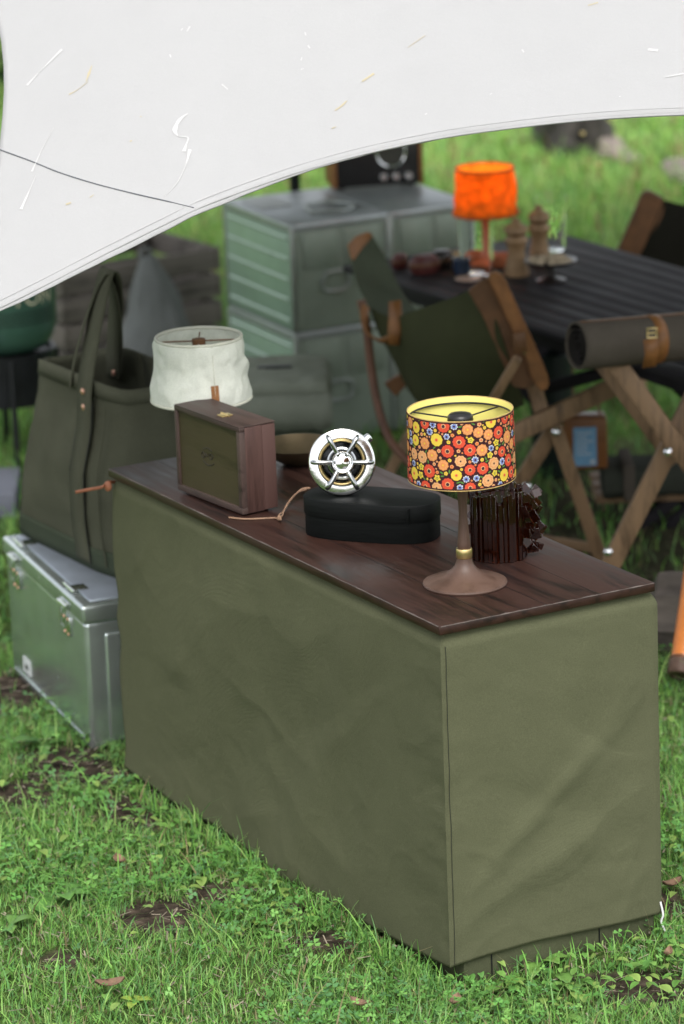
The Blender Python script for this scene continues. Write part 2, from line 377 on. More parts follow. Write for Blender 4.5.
def fast_mesh(name, V, Q, colors, m):
    me = bpy.data.meshes.new(name); k = Q.shape[1]
    me.vertices.add(len(V)); me.vertices.foreach_set('co', V.astype(np.float32).ravel())
    me.loops.add(Q.size); me.loops.foreach_set('vertex_index', Q.astype(np.int32).ravel())
    me.polygons.add(len(Q)); me.polygons.foreach_set('loop_start', np.arange(0, Q.size, k, dtype=np.int32))
    me.polygons.foreach_set('use_smooth', np.ones(len(Q), dtype=bool))
    at = me.attributes.new('tint', 'FLOAT_COLOR', 'POINT')
    at.data.foreach_set('color', np.c_[colors, np.ones(len(V))].astype(np.float32).ravel())
    me.materials.append(m); me.update(calc_edges=True); me.validate()
    o = bpy.data.objects.new(name, me); COL.objects.link(o); return o
def tint_mat(name, rough=.5, transl=.34, spec=.3):
    m = bpy.data.materials.new(name); m.use_nodes = True; n = m.node_tree.nodes; l = m.node_tree.links; p = n['Principled BSDF']
    a = n.new('ShaderNodeAttribute'); a.attribute_name = 'tint'
    l.new(a.outputs['Color'], p.inputs['Base Color']); p.inputs['Roughness'].default_value = rough; p.inputs['Specular IOR Level'].default_value = spec
    t = n.new('ShaderNodeBsdfTranslucent'); l.new(a.outputs['Color'], t.inputs[0])
    x = n.new('ShaderNodeMixShader'); x.inputs[0].default_value = transl; l.new(p.outputs[0], x.inputs[1]); l.new(t.outputs[0], x.inputs[2]); l.new(x.outputs[0], n['Material Output'].inputs[0])
    return m
M_GRASS = tint_mat('grass_blades'); M_CLOVER = tint_mat('clover_leaves', .45, .3)
GREEN = np.array([[.1, .235, .045], [.135, .29, .055], [.085, .205, .06], [.165, .31, .07], [.125, .245, .075], [.2, .31, .09]])
def blades(n, x0, x1, y0, y1, hmean, wid, dens=True, dry=.05, segs=3):
    x = rng.uniform(x0, x1, n); y = rng.uniform(y0, y1, n)
    keep = ~inside_footprints(x, y)
    x, y = x[keep], y[keep]
    if dens:
        k = rng.random(len(x)) < grass_density(x, y); x, y = x[k], y[k]
    n = len(x); z = np.array([ground_z(a, b) for a, b in zip(x, y)])
    ang = rng.uniform(0, 2 * np.pi, n); h = hmean * rng.lognormal(0, .4, n); lean = rng.uniform(.15, 1.1, n) * h
    wd = wid * rng.uniform(.6, 1.4, n); ca, sa = np.cos(ang), np.sin(ang); px, py = -sa, ca
    tw = rng.uniform(-.8, .8, n)
    rows = []
    for i in range(segs + 1):
        t = i / segs; off = lean * t ** 1.8; hh = h * (t - .25 * t * t * (lean / h)); ww = wd * (1 - t ** 1.5) * .5 + .0002
        a2 = tw * t; qx = px * np.cos(a2) + ca * np.sin(a2); qy = py * np.cos(a2) + sa * np.sin(a2)
        cx, cy, cz = x + ca * off, y + sa * off, z - .004 + hh
        rows.append(np.stack([cx - qx * ww, cy - qy * ww, cz], -1)); rows.append(np.stack([cx + qx * ww, cy + qy * ww, cz], -1))
    V = np.stack(rows, 1); m = 2 * (segs + 1); base = np.arange(n)[:, None] * m
    Q = np.concatenate([base + np.array([[2 * i, 2 * i + 1, 2 * i + 3, 2 * i + 2]]) for i in range(segs)], 0)
    col = GREEN[rng.integers(0, len(GREEN), n)] * rng.uniform(1.0, 1.65, (n, 1))
    dr = rng.random(n) < dry; col[dr] = np.array([.26, .21, .11]) * rng.uniform(.6, 1.2, (dr.sum(), 1))
    return V.reshape(-1, 3), Q, np.repeat(col, m, 0)
def join(parts):
    V = []; Q = []; C = []; b = 0
    for v, q, c in parts: V.append(v); Q.append(q + b); C.append(c); b += len(v)
    return np.concatenate(V), np.concatenate(Q), np.concatenate(C)
near = [blades(190000, -1.0, 1.1, -.75, 2.2, .021, .0024, dry=.07), blades(14000, -1.0, 1.1, -.75, 2.2, .045, .003, dry=.12),
        blades(9000, -2.4, -1.0, -1.2, 2.2, .035, .004), blades(9000, 1.1, 2.4, -1.2, 2.2, .035, .004), blades(5000, -1, 1.1, -1.6, -.75, .035, .004)]
def hem_blades(n):
    t = rng.uniform(0, 1, n); front = rng.random(n) < .94
    off = rng.uniform(.004, .05, n)
    lx = np.where(front, -off, t * WID); ly = np.where(front, t * LEN, -off - .01)
    return BX + lx * math.cos(YAW) - ly * math.sin(YAW), lx * math.sin(YAW) + ly * math.cos(YAW)
def blades_at(x, y, hmean, wid):
    n = len(x); out = []
    V, Q, C = blades(n, 0, .001, -1.2, -1.199, hmean, wid, dens=False)
    m = 8; V = V.reshape(-1, m, 3).copy(); k = min(n, len(V)); V = V[:k]
    V[:, :, 0] += (x[:k])[:, None]; V[:, :, 1] += (y[:k] + 1.2)[:, None]
    return V.reshape(-1, 3), Q[np.all(Q < k * m, 1)], C[:k * m]
hx_, hy_ = hem_blades(1700); near.append(blades_at(hx_, hy_, .034, .003))
mid = [blades(42000, -2.2, 2.4, 2.2, 6, .05, .0055, dry=.08)]
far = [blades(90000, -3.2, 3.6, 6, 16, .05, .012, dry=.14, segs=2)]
V, Q, Cc = join(near + mid); tag(fast_mesh('grass', V, Q, Cc, M_GRASS), None, None, kind='stuff')
V, Q, Cc = far[0]; Cc = Cc * np.array([1.32, 1.15, 1.15]); tag(fast_mesh('far_grass', V, Q, Cc, M_GRASS), None, None, kind='stuff')  # far blades brightened in colour to stand in for open daylight

def clover(n, x0, x1, y0, y1):
    x = rng.uniform(x0, x1, n); y = rng.uniform(y0, y1, n)
    nn = np.array([mnoise.noise(Vector((a * 3.3 + 9, b * 3.3, .4))) for a, b in zip(x, y)])
    k = (~inside_footprints(x, y)) & (rng.random(n) < np.clip(.35 + 1.6 * nn, .05, 1) * grass_density(x, y)); x, y = x[k], y[k]; n = len(x)
    z = np.array([ground_z(a, b) for a, b in zip(x, y)]) + rng.uniform(.012, .045, n)
    a0 = rng.uniform(0, 2 * np.pi, n); sz = rng.uniform(.0035, .0085, n) * rng.choice([1, 1, 1, 1.45], n); tx, ty = rng.normal(0, .35, n), rng.normal(0, .35, n)
    V = []; Q = []; C = []; b = 0
    shape = [(0, 0), (.55, .38), (1.0, .5), (1.3, .3), (1.22, 0), (1.3, -.3), (1.0, -.5), (.55, -.38)]
    cols = np.array([[.08, .205, .045], [.11, .27, .06], [.15, .315, .075], [.085, .2, .07]])
    for i in range(n):
        cc = cols[rng.integers(0, 4)] * rng.uniform(.9, 1.4)
        for j in range(3):
            a = a0[i] + j * 2.094; c, s = math.cos(a), math.sin(a)
            for (u, v) in shape:
                dx = (u * c - v * s) * sz[i]; dy = (u * s + v * c) * sz[i]
                V.append((x[i] + dx, y[i] + dy, z[i] + dx * tx[i] + dy * ty[i] + abs(v) * sz[i] * .35)); C.append(cc)
            Q += [(b, b + 1, b + 2, b + 4), (b + 2, b + 3, b + 4, b + 4)][:1] and [(b, b + 1, b + 2, b + 4), (b, b + 4, b + 6, b + 7)]
            Q += [(b + 2, b + 3, b + 4, b + 4)][:0]
            b += 8
    return np.array(V), np.array(Q), np.array(C)
V, Q, Cc = clover(22000, -.95, 1.0, -.65, 2.0)
tag(fast_mesh('clover', V, Q, Cc, M_CLOVER), None, None, kind='stuff')

def ovate(n, x0, x1, y0, y1):
    x = rng.uniform(x0, x1, n); y = rng.uniform(y0, y1, n)
    nn = np.array([mnoise.noise(Vector((a * 2.6 - 4, b * 2.6, 7.4))) for a, b in zip(x, y)])
    k = (~inside_footprints(x, y)) & (rng.random(n) < np.clip(.2 + 1.3 * nn, .03, 1)); x, y = x[k], y[k]
    V = []; Q = []; C = []; b = 0
    cols = np.array([[.13, .29, .06], [.17, .33, .075], [.1, .24, .055], [.24, .36, .09]])
    for i in range(len(x)):
        a = rng.uniform(0, 6.28); c, s_ = math.cos(a), math.sin(a); L_ = rng.uniform(.011, .024) * rng.choice([1, 1, 1.5]); rise = rng.uniform(.1, .9); z0 = ground_z(x[i], y[i]) + rng.uniform(.008, .03); wf = rng.uniform(.22, .36); cc = cols[rng.integers(0, 4)] * rng.uniform(.8, 1.2)
        for j in range(6):
            q = j / 5; wv = L_ * wf * math.sin(math.pi * (.04 + .96 * q) ** .85) + .0003
            for e in (-1, 0, 1):
                V.append((x[i] + L_ * q * c - s_ * wv * e, y[i] + L_ * q * s_ + c * wv * e, z0 + L_ * (rise * q - .5 * q * q) + .25 * wv * abs(e))); C.append(cc * (.85 if e == 0 else 1))
        for j in range(5):
            for e in range(2): Q.append((b + j * 3 + e, b + j * 3 + e + 1, b + j * 3 + e + 4, b + j * 3 + e + 3))
        b += 18
    return np.array(V), np.array(Q), np.array(C)
V, Q, Cc = ovate(9000, -.95, 1.0, -.65, 2.0)
tag(fast_mesh('ground_cover', V, Q, Cc, M_CLOVER), None, None, kind='stuff')
def straw(n, x0, x1, y0, y1):
    x = rng.uniform(x0, x1, n); y = rng.uniform(y0, y1, n); k = ~inside_footprints(x, y); x, y = x[k], y[k]
    V = []; Q = []; C = []; b = 0
    for i in range(len(x)):
        a = rng.uniform(0, 6.28); L_ = rng.uniform(.008, .035); wv = rng.uniform(.0006, .0018); z0 = ground_z(x[i], y[i]) + rng.uniform(.002, .02); sl_ = rng.uniform(-.2, .2); c, s_ = math.cos(a), math.sin(a)
        cc = np.array([.34, .29, .22]) * rng.uniform(.5, 1.3)
        for q, e in ((0, -1), (0, 1), (1, 1), (1, -1)): V.append((x[i] + L_ * q * c - s_ * wv * e, y[i] + L_ * q * s_ + c * wv * e, z0 + sl_ * L_ * q)); C.append(cc)
        Q.append((b, b + 1, b + 2, b + 3)); b += 4
    return np.array(V), np.array(Q), np.array(C)
V, Q, Cc = straw(4500, -.95, 1.0, -.65, 2.2)
tag(fast_mesh('dry_straw', V, Q, Cc, M_CLOVER), None, None, kind='stuff')

# broad-leaved weeds
def weed(px, py, n, ln, label, hue=(.14, .32, .07)):
    g = G(px, py, 0); t = thing('weed_plant', label, 'weed', (g.x, g.y, ground_z(g.x, g.y) - .004), 0, 'broad leaved weeds in the grass')
    mm = mat('weed_leaf_%d' % int(px), hue, .45, var=.2, scale=40, transl=.3)
    for k in range(n):
        a = 2 * math.pi * k / n + random.uniform(-.4, .4); l_ = ln * random.uniform(.7, 1.15); rise = random.uniform(.35, .9); mb = MB(); rows = []
        for i in range(9):
            q = i / 8; wv = l_ * .26 * math.sin(math.pi * min(1, max(0, (q - .18) / .82)) ** .8) + .0012
            cx = l_ * q * math.cos(a); cy = l_ * q * math.sin(a); cz = l_ * (rise * q - .55 * q * q)
            pxv, pyv = -math.sin(a), math.cos(a)
            rows.append([Vector((cx + pxv * wv * e, cy + pyv * wv * e, cz + .18 * wv * abs(e) + .01)) for e in (-1, -.5, 0, .5, 1)])
        mb.grid(rows); mb.build('leaf', mm, t, solid=.0006)
weed(60, 898, 6, .085, 'light green broad leaved weed with upright leaves in the left foreground')
weed(8, 930, 4, .06, 'weed at the left edge of the photo beside short grass', (0.16, 0.32, 0.072))
weed(540, 960, 6, .065, 'bright leafy weed at the foot of the canvas end panel', (0.192, 0.368, 0.08))
weed(505, 985, 5, .05, 'small weed just in front of the lower canvas corner', (0.208, 0.384, 0.08))
weed(570, 985, 4, .055, 'weed beside the bare soil at lower right', (0.16, 0.32, 0.072))
weed(135, 1000, 4, .04, 'small yellowish weed near the bottom edge of the photo', (0.352, 0.48, 0.08))
weed(45, 745, 5, .07, 'weed in front of the metal trunk', (0.128, 0.288, 0.064))
weed(110, 742, 4, .06, 'weed against the near corner of the metal trunk', (0.16, 0.32, 0.08))
weed(18, 640, 6, .07, 'dark weed at the left foot of the metal trunk', (0.096, 0.224, 0.056))
weed(262, 925, 4, .035, 'small lime weed below the front canvas panel', (.2, .3, .05))
for (px, py, l_, a, lab) in ((672, 885, .022, .5, 'pinkish brown dry leaf right of the canvas end panel'), (120, 862, .02, 2, 'curled dry leaf in the left foreground grass'), (455, 1003, .018, 1.2, 'brown dry leaf near the bottom edge below the canvas corner'), (360, 1005, .02, 2.6, 'dark dry leaf in the bottom middle grass'), (110, 985, .028, .2, 'long pale dry leaf in the bottom left grass'), (668, 955, .014, 1.2, 'reddish dry leaf beside the right canvas hem')):
    g = G(px, py, .02); mb = MB(); rows = []
    for i in range(7):
        q = i / 6 * 2 - 1; wv = l_ * .55 * math.sqrt(max(0, 1 - q * q)) + .0005
        rows.append([Vector((q * l_ * math.cos(a) - e * wv * math.sin(a), q * l_ * math.sin(a) + e * wv * math.cos(a), .006 * e * e + .008 * q * q)) for e in (-1, -.5, 0, .5, 1)])
    mb.grid(rows); o = mb.build('dry_leaf', M_LEAF, solid=.0008); o.location = g; tag(o, lab, 'leaf', 'dry leaves on the grass')

# ------------------------------------------------------------------ tarp
TX, TS, Y0 = .12, .62, .8
Z0 = Y(342, 160, Y0).z
def tarp_z(x, y):
    s = y - Y0
    if s > 1.6: s2 = 1.6 + .9 * (1 - math.exp(-(s - 1.6) / .9))
    else: s2 = s
    z = Z0 + TS * s2 + TX * (x - .02)
    if y > 3.6: z -= .13 * (y - 3.6) ** 2
    return z + .02 * math.sin(x * 2.1 + y) + .012 * math.sin(x * 5 - y * 2.3) + .004 * nz((x * 6 + y * 3, y * 1.2, 4), 1, 3)
def tarp_hit(px, py):
    d = _ray(px, py); lo, hi = 4.5, 12.
    for _ in range(50):
        m = (lo + hi) / 2; p = CP + d * m
        if p.z > tarp_z(p.x, p.y): lo = m
        else: hi = m
    return CP + d * lo
EDGE = [(-75, 345), (0, 308), (50, 283), (100, 257), (150, 232), (200, 208), (250, 189), (300, 172), (350, 158), (400, 146.5), (450, 137), (500, 130), (560, 123), (620, 118), (684, 115), (760, 114), (900, 118), (1100, 130)]
eb = [tarp_hit(*p) for p in EDGE]
LE = [(-75, 345), (-22, 240), (-2, 160), (4, 100), (4, 70), (1, 40), (-8, 0), (-40, -90)]
el = [tarp_hit(*p) for p in LE]
def yb(x):
    return float(np.interp(x, [p.x for p in eb], [p.y for p in eb]))
def xl(y):
    return float(np.interp(y, [p.y for p in el], [p.x for p in el])) if y < el[-1].y else el[-1].x - .25 * (y - el[-1].y)
tarp = thing('tarp', 'white stained cotton tarp with a curved hem stretched above the camp', 'tarp', (0.6, 3.4, 0))
eb_s = catmull(eb, 8); el_s = catmull(el, 8)
def tarp_pt(u, v):
    yy0 = None
    # column: start point on the bottom hem, end on the back edge
    k = u * (len(eb_s) - 1); i = min(int(k), len(eb_s) - 2); p = eb_s[i].lerp(eb_s[i + 1], k - i)
    ye = 6.4; y = lerp(p.y, ye, v)  # unseen back edge carried far out to cut sky light below
    xr = lerp(p.x, lerp(-1.6, 3.2, u), v)
    x_left = xl(y); x0 = lerp(eb_s[0].x, -1.6, v)
    # shear columns so the first one follows the concave left edge
    x = xr + (x_left - x0) * (1 - u) ** 3
    return Vector((x, y, tarp_z(x, y)))
mb = MB(); NU, NV = 120, 70
mb.grid([[tarp_pt(i / NU, (j / NV) ** 1.3) for i in range(NU + 1)] for j in range(NV + 1)])
mb.build('canopy', M_TARP, tarp, True, solid=.0025, offs=-1)
def on_tarp(px, py, lift=.002):
    p = tarp_hit(px, py); n = Vector((-TX, -TS, 1)).normalized(); return p + n * lift
mb = MB(); mb.tube([p + Vector((0, 0, .001)) for p in eb_s], .0022, 6); mb.build('hem', M_TARP, tarp, True)
mb = MB()
for i in range(2, len(EDGE) * 8 - 20):
    pass
hp = [p for p in catmull([on_tarp(a, b - 7 + (a < 0) * 2, .0012) for a, b in EDGE], 14)]
mb.tube(hp, .0006, 4)
mb.build('stitching', mat('stitch_grey', (.45, .45, .45), .8, var=0), tarp, True)
mb = MB(); mb.tube(catmull([on_tarp(*p, .001) for p in ((-30, 138), (0, 150), (30, 161), (60, 173), (95, 184), (130, 193), (165, 201), (194, 208))], 8), [.0013] * 50 + [.0009] * 7, 6); mb.build('seam', M_HEM, tarp, True)
def streak(pts, wds, m, name):
    P = catmull([on_tarp(a, b, .0015) for a, b in pts], 6); n = len(P); mb = MB(); rows = []
    W = np.interp(np.linspace(0, len(wds) - 1, n), range(len(wds)), wds) / 760
    for i, p in enumerate(P):
        t = (P[min(i + 1, n - 1)] - P[max(i - 1, 0)]).normalized(); nn = Vector((-TX, -TS, 1)).normalized(); sdd = nn.cross(t).normalized()
        k = W[i] * (1 + .4 * nz(p, 60, 1)) * .5
        rows.append([p - sdd * k, p + nn * .0004, p + sdd * k])
    mb.grid(rows); mb.build(name, m, tarp, True)
for pts, wds in ([[(188, 114), (180, 120), (175, 130), (178, 137)], [1, 6, 7, 1]], [[(178, 137), (188, 138), (186, 146), (184, 152)], [1, 2, 3, 6]], [[(190, 150), (186, 165), (178, 182), (165, 197)], [5, 1.5, 1.2, .5]],
                 [[(27, 86), (40, 72), (62, 50)], [4, 1, 4]], [[(54, 128), (42, 150), (32, 172)], [.6, 1, 3]], [[(36, 176), (30, 190), (21, 210)], [.5, 1, 5]],
                 [[(190, 27), (187, 32)], [3, 2]], [[(183, 29), (181, 31)], [2, 2]], [[(170, 55), (171, 58)], [2, 2]], [[(222, 85), (228, 90)], [2, 2]], [[(305, 33), (306, 36)], [2, 2]], [[(308, 46), (310, 49)], [3, 2]], [[(302, 58), (301, 61)], [2, 2]], [[(301, 70), (304, 69)], [2, 1]], [[(648, 50), (658, 51)], [5, 7]], [[(664, 78), (684, 74)], [1, 4]], [[(425, 115), (427, 114)], [2, 2]], [[(490, 95), (492, 94)], [2, 2]], [[(522, 50), (524, 53)], [2, 2]], [[(619, 97), (621, 97)], [2, 1]]):
    streak(pts, wds, M_WHITESTAIN, 'white_paint_streak')
for pts, wds in ([[(92, 66), (89, 74), (86, 82)], [1, 4, 1]], [[(88, 82), (78, 90), (69, 95)], [1, 1, 3]], [[(335, 111), (342, 106), (347, 101)], [2, 4, 1]], [[(362, 82), (374, 74)], [3, 5]], [[(408, 48), (425, 36)], [1, 1.5]], [[(130, 142), (132, 141)], [3, 3]], [[(66, 205), (71, 203)], [4, 3]], [[(90, 198), (94, 195)], [2, 1]], [[(588, 6), (598, 3)], [2, 3]], [[(140, 117), (142, 117)], [2, 1]], [[(332, 129), (336, 127)], [2, 1]]):
    streak(pts, wds, M_YSTAIN, 'yellow_paint_streak')
g = Y(295, 183, 4.75)
po = thing('tarp_pole', 'dark upright pole standing behind the metal containers under the tarp', 'pole', (g.x, g.y, 0))
mb = MB(); mb.caps = (True, True); mb.lathe([(.017, -.05), (.017, tarp_z(g.x, g.y) - .03)], 16); mb.build('shaft', M_BLACK, po)
mb = MB(); mb.caps = (True, True); mb.lathe([(.008, tarp_z(g.x, g.y) - .03), (.006, tarp_z(g.x, g.y) + .02)], 12); mb.build('spike', M_STEEL, po)

# ------------------------------------------------------------------ canvas covered table
tb = thing('covered_table', 'long low table under an olive canvas cover with a dark wooden top', 'table', B0, YAW)
def wrinkle(x, y, z, seed):
    w_ = .0032 * nz((x * 2.2 + seed, y * 2.2, z * 2.2), 1.3, 3)
    return w_
def cover_pt(side, t, z):
    zt = (z - .035) / .65
    low = 1 - zt
    if side == 'front':  # x=0, y from 0 (near corner) to LEN
        y = t * LEN
        mid = math.sin(math.pi * t)
        d = wrinkle(0, y, z, 3) * (.35 + mid)
        d += .010 * mid * math.sin((y * 5.2 + z * 7.5)) * math.sin(math.pi * min(1, zt * .9 + .05))
        d += .012 * math.exp(-((y - .25 - (1 - zt) * .38) / .07) ** 2) * (mid ** .5) * (1 - zt) ** .3
        d -= .014 * math.exp(-((y - .6 - (1 - zt) * .35) / .11) ** 2) * mid * low
        d += .0018 * nz((y * 9, z * 9, 2.2), 1, 2) * mid
        d += .5 * crease(CR_F, y, z) + ridge(y, z, 7.0) * min(1, mid * 3)
        d += .0032 * nz((z * 17, y * 6, 1.1), 1, 3) * math.exp(-y / .06) * (1 if y > .004 else 0)
        if t > .9: y += .006 * math.sin(z * 38 + 1.5 * math.sin(z * 17)) * (t - .9) / .1
        hem = -.02 * low ** 3 * (t ** 2)
        return Vector((-.004 - d + .012 * max(0, zt - .95) / .05 * 1 * 0 + hem * .2, y, z))
    if side == 'end':  # y=0, x from 0 to WID
        x = t * WID; mid = math.sin(math.pi * t)
        d = wrinkle(x, 0, z, 8) * (.3 + mid) + .0015 * nz((x * 10, z * 12 + x * 6, 5), 1, 2) * mid
        d += .006 * math.exp(-((z - .12 - .35 * x) / .035) ** 2) * mid - .006 * math.exp(-((z - .3 + .5 * (x - .25)) / .05) ** 2) * mid
        d += .005 * math.exp(-((z - .22 - .8 * (x - .1)) / .03) ** 2) * mid
        d += .5 * crease(CR_E, x, z) * min(1, mid * 3) + ridge(x, z, 2.0) * min(1, mid * 3)
        d += .0022 * nz((z * 15, x * 6, 4.1), 1, 3) * math.exp(-x / .05) * (1 if x > .004 else 0)
        return Vector((x, -.002 - d, z))
CR_E = [((.05, .55), (.2, .6), .015, .005), ((.35, .1), (.44, .25), .012, .005), ((.12, .14), (.2, .3), .012, -.005), ((.25, .4), (.3, .22), .015, .004), ((.02, .1), (.24, .2), .012, .007), ((.24, .2), (.45, .17), .012, -.006), ((.1, .22), (.3, .33), .014, .006), ((.06, .42), (.3, .3), .02, .006), ((.2, .5), (.42, .36), .02, -.006), ((.03, .24), (.2, .14), .012, -.005), ((.15, .08), (.4, .13), .014, .005), ((.0, .62), (.2, .52), .02, .006), ((.3, .45), (.44, .55), .02, .005), ((.26, .22), (.44, .3), .01, .005)]
CR_F = [((.2, .45), (.36, .2), .03, .007), ((.35, .62), (.6, .5), .025, .006), ((.9, .2), (1.2, .08), .025, -.006), ((.6, .12), (.9, .06), .03, .006), ((.08, .2), (.4, .12), .02, .006), ((.02, .64), (.5, .3), .05, .014), ((.1, .6), (.85, .16), .07, -.013), ((.02, .5), (.16, .42), .016, .006), ((.02, .4), (.14, .34), .014, -.006), ((.02, .3), (.18, .2), .016, .006), ((.02, .16), (.2, .12), .016, -.006), ((.55, .58), (1.1, .5), .05, .010), ((.8, .55), (1.25, .2), .06, .012), ((.5, .25), (.95, .4), .03, .007), ((1.0, .3), (1.3, .24), .03, -.008), ((.3, .1), (.7, .2), .03, .008), ((1.15, .62), (1.33, .45), .03, .009)]
def ridge(u, z, sd):
    r1 = 1 - min(1, abs(mnoise.noise(Vector((u * 4.2 + z * 2.5 + sd, z * 5.5 - u * 1.5, sd)))) * 3.2)
    r2 = 1 - min(1, abs(mnoise.noise(Vector((u * 7 - z * 4 + sd, z * 8 + u * 3, sd + 5)))) * 3.4)
    m = .5 + .9 * mnoise.noise(Vector((u * 3, z * 3, sd + 9)))
    return max(0, m) * (.0016 * r1 ** 4 + .0010 * r2 ** 4)
def crease(lst, u, z):
    d = 0
    wx = .035 * nz((u * 4, z * 4, 3.3), 1, 3); wz = .035 * nz((u * 4 + 7, z * 4, 1.3), 1, 3); u += wx; z += wz
    fade = .35 + 1.0 * (nz((u * 3.5, z * 3.5, 8.1), 1, 2) + .5)
    for (a, b, w_, amp) in lst:
        ax, az = a; bx, bz = b; ex, ez = bx - ax, bz - az; L2 = ex * ex + ez * ez
        t = ((u - ax) * ex + (z - az) * ez) / L2; tc = min(1, max(0, t)); qx, qz = ax + ex * tc, az + ez * tc
        side = ((u - ax) * ez - (z - az) * ex) / math.sqrt(L2)
        dist = math.hypot(u - qx, z - qz); env = math.sin(math.pi * min(1, max(0, .05 + .9 * tc)))
        k = w_ * (1 if side > 0 else 2.4)
        d += max(.1, fade) * amp * env * math.exp(-(dist / k) ** 1.12)
    return d
mb = MB(); NZ = 110
zz = [.035 + .65 * (k / NZ) for k in range(NZ + 1)]
def hem_z(z, s, t):
    low = 1 - (z - .035) / .65
    if s == 'front': return z - low ** 4 * (.022 * math.sin(math.pi * t) ** .7)
    return z + low ** 4 * (.006 * math.sin(math.pi * t * 1.5) + .008 * t)
rows = []
for k, z in enumerate(zz):
    row = []
    tin = max(0, (k - NZ + 5) / 5) ** 1.5 * .016
    for i in range(220, 0, -1):
        p = cover_pt('front', i / 220, hem_z(z, 'front', i / 220)); p.x += tin; p.y -= (tin * .3 if i > 215 else 0); row.append(p)
    row.append(Vector((-.005 + tin, -.003 + tin * .5, z)))
    for i in range(1, 111):
        p = cover_pt('end', i / 110, hem_z(z, 'end', i / 110)); p.y += tin * .8
        if i == 110: p.x += .008 - tin; p.y += .004
        row.append(p)
    for i in range(1, 31):   # right/back long side
        row.append(Vector((WID + .012 - tin + .004 * nz((i * .3, z * 3, 9), 1, 2), i / 30 * LEN, z)))
    for i in range(1, 12):
        row.append(Vector((WID * (1 - i / 12), LEN + .004 - tin * .5, z)))
    row.append(row[0].copy()); rows.append(row)
mb.grid(rows); mb.build('canvas_cover', M_CANVAS, tb, solid=.0016, offs=-1)
# stitched corner seam and hem stitch line
mb = MB(); mb.tube([cover_pt('end', .013, z) + Vector((0, -.0006, 0)) for z in np.linspace(.04, .66, 60)], .0009, 6); mb.build('corner_seam', mat('seam_thread', (.03, .033, .018), .9, var=.1), tb)
mb = MB()
mb.box(.03, WID - .006, .006, LEN - .03, -.02, .66, .004); mb.build('under_skirt', M_CANVAS_D, tb)
for x in (.09, .33): mb = MB(); mb.tube([Vector((x, .0048, z)) for z in (-.01, .1)], .0014, 5); mb.build('skirt_seam', M_BLACK, tb)
for y in (.12, .5, .9, 1.2): mb = MB(); mb.tube([Vector((.0285, y, z)) for z in (-.01, .1)], .0014, 5); mb.build('skirt_seam', M_BLACK, tb)
mb = MB(); mb.tube(catmull([Vector(p) for p in ((WID + .004, .0, .06), (WID + .006, -.006, .035), (WID + .003, -.004, .02), (WID + .008, -.012, .0))], 5), .002, 6); mb.build('white_cord', M_WHITE, tb)
# planks of the top
mb = MB()
mb.box(-.009, WID - .003, -.009, LEN + .002, .6845, .702, .0022, 2)
mb.build('tabletop', M_BOARD, tb)
M_WORN = mat('worn_wood_edge', (.1, .08, .07), .6, var=.6, scale=22)
for a_, b_ in (((-.0082, -.004), (-.0082, LEN)), ((-.006, -.0082), (WID - .006, -.0082))):
    mb = MB(); n_ = 60; mb.tube([Vector((lerp(a_[0], b_[0], k / n_), lerp(a_[1], b_[1], k / n_), .7008 + .0004 * nz((k * .4, a_[0], 2), 1, 2))) for k in range(n_ + 1)], [.0011 * (1 + .9 * nz((k * .3, 1, 5), 1, 2)) for k in range(n_ + 1)], 6); mb.build('worn_edge', M_WORN, tb)
for x_ in (.105, .22, .335):
    mb = MB(); mb.box(x_ - .0005, x_ + .0005, -.0092, LEN + .0022, .7015, .7023); mb.build('plank_joint', M_BLACK, tb)
mb = MB(); mb.lathe([(.0001, .6), (.0001, .6)], 3) if False else None
mb = MB()
P = catmull([Vector(p) for p in ((.012, LEN + .006, .668), (-.012, LEN + .002, .672), (-.03, LEN - .01, .668), (-.05, LEN + .008, .662), (-.075, LEN + .03, .655))], 6)
rows = [[p + Vector((0, 0, .0035)), p + Vector((0.001, 0, .0)), p + Vector((0, 0, -.0035))] for p in P]; mb.grid(rows)
mb.build('leather_tie', M_LEATHER_O, tb, solid=.0015)
mb = MB(); mb.caps = (True, True); mb.lathe([(.011, 0), (.011, .004), (.006, .007)], 16, facing((-.016, LEN - .012, .668), (-1, -.2, .1))); mb.build('leather_button', M_LEATHER_O, tb)
def cover_local(x, y, z=.702): return B0 + BXV * x + AX * y + Vector((0, 0, z))
ZT = .7022

# ------------------------------------------------------------------ floral lamp
g = G(465, 584, ZT)
fl = thing('table_lamp', 'table lamp with a floral drum shade and brown wooden pedestal', 'lamp', g, .3)
mb = MB(); mb.caps = (True, False)
mb.lathe([(.0, .0), (.078, .0), (.0795, .003), (.0785, .006), (.070, .0095), (.052, .0145), (.036, .021), (.025, .029), (.0185, .037), (.0155, .045), (.0148, .052)], 64); mb.build('base', M_LAMPW, fl)
mb = MB(); mb.lathe([(.0145, .052), (.0153, .0535), (.0153, .069), (.0145, .0705), (.012, .0706)], 40); mb.build('collar', M_BRASS, fl)
mb = MB(); mb.lathe([(.0118, .0706), (.0128, .074), (.0124, .082), (.0105, .1), (.0085, .125), (.0079, .138), (.0084, .155), (.0102, .18), (.012, .205), (.0128, .225), (.0128, .24), (.0128, .262), (0, .2625)], 40); mb.build('stem', M_LAMPW, fl)
SZ0, SZ1, SR0, SR1 = .2085, .3385, .1005, .0985
PI2 = 2 * math.pi
def shade_pt(u, v, lift=0):   # u metres around, v metres up
    r = lerp(SR0, SR1, v / (SZ1 - SZ0)) + lift; a = u / .1
    return Vector((r * math.cos(a), r * math.sin(a), SZ0 + v))
FH = SZ1 - SZ0; CIRC = PI2 * .1
M_SH_BG = canvas_mat('shade_maroon', (.06, .022, .028), transl=.1)
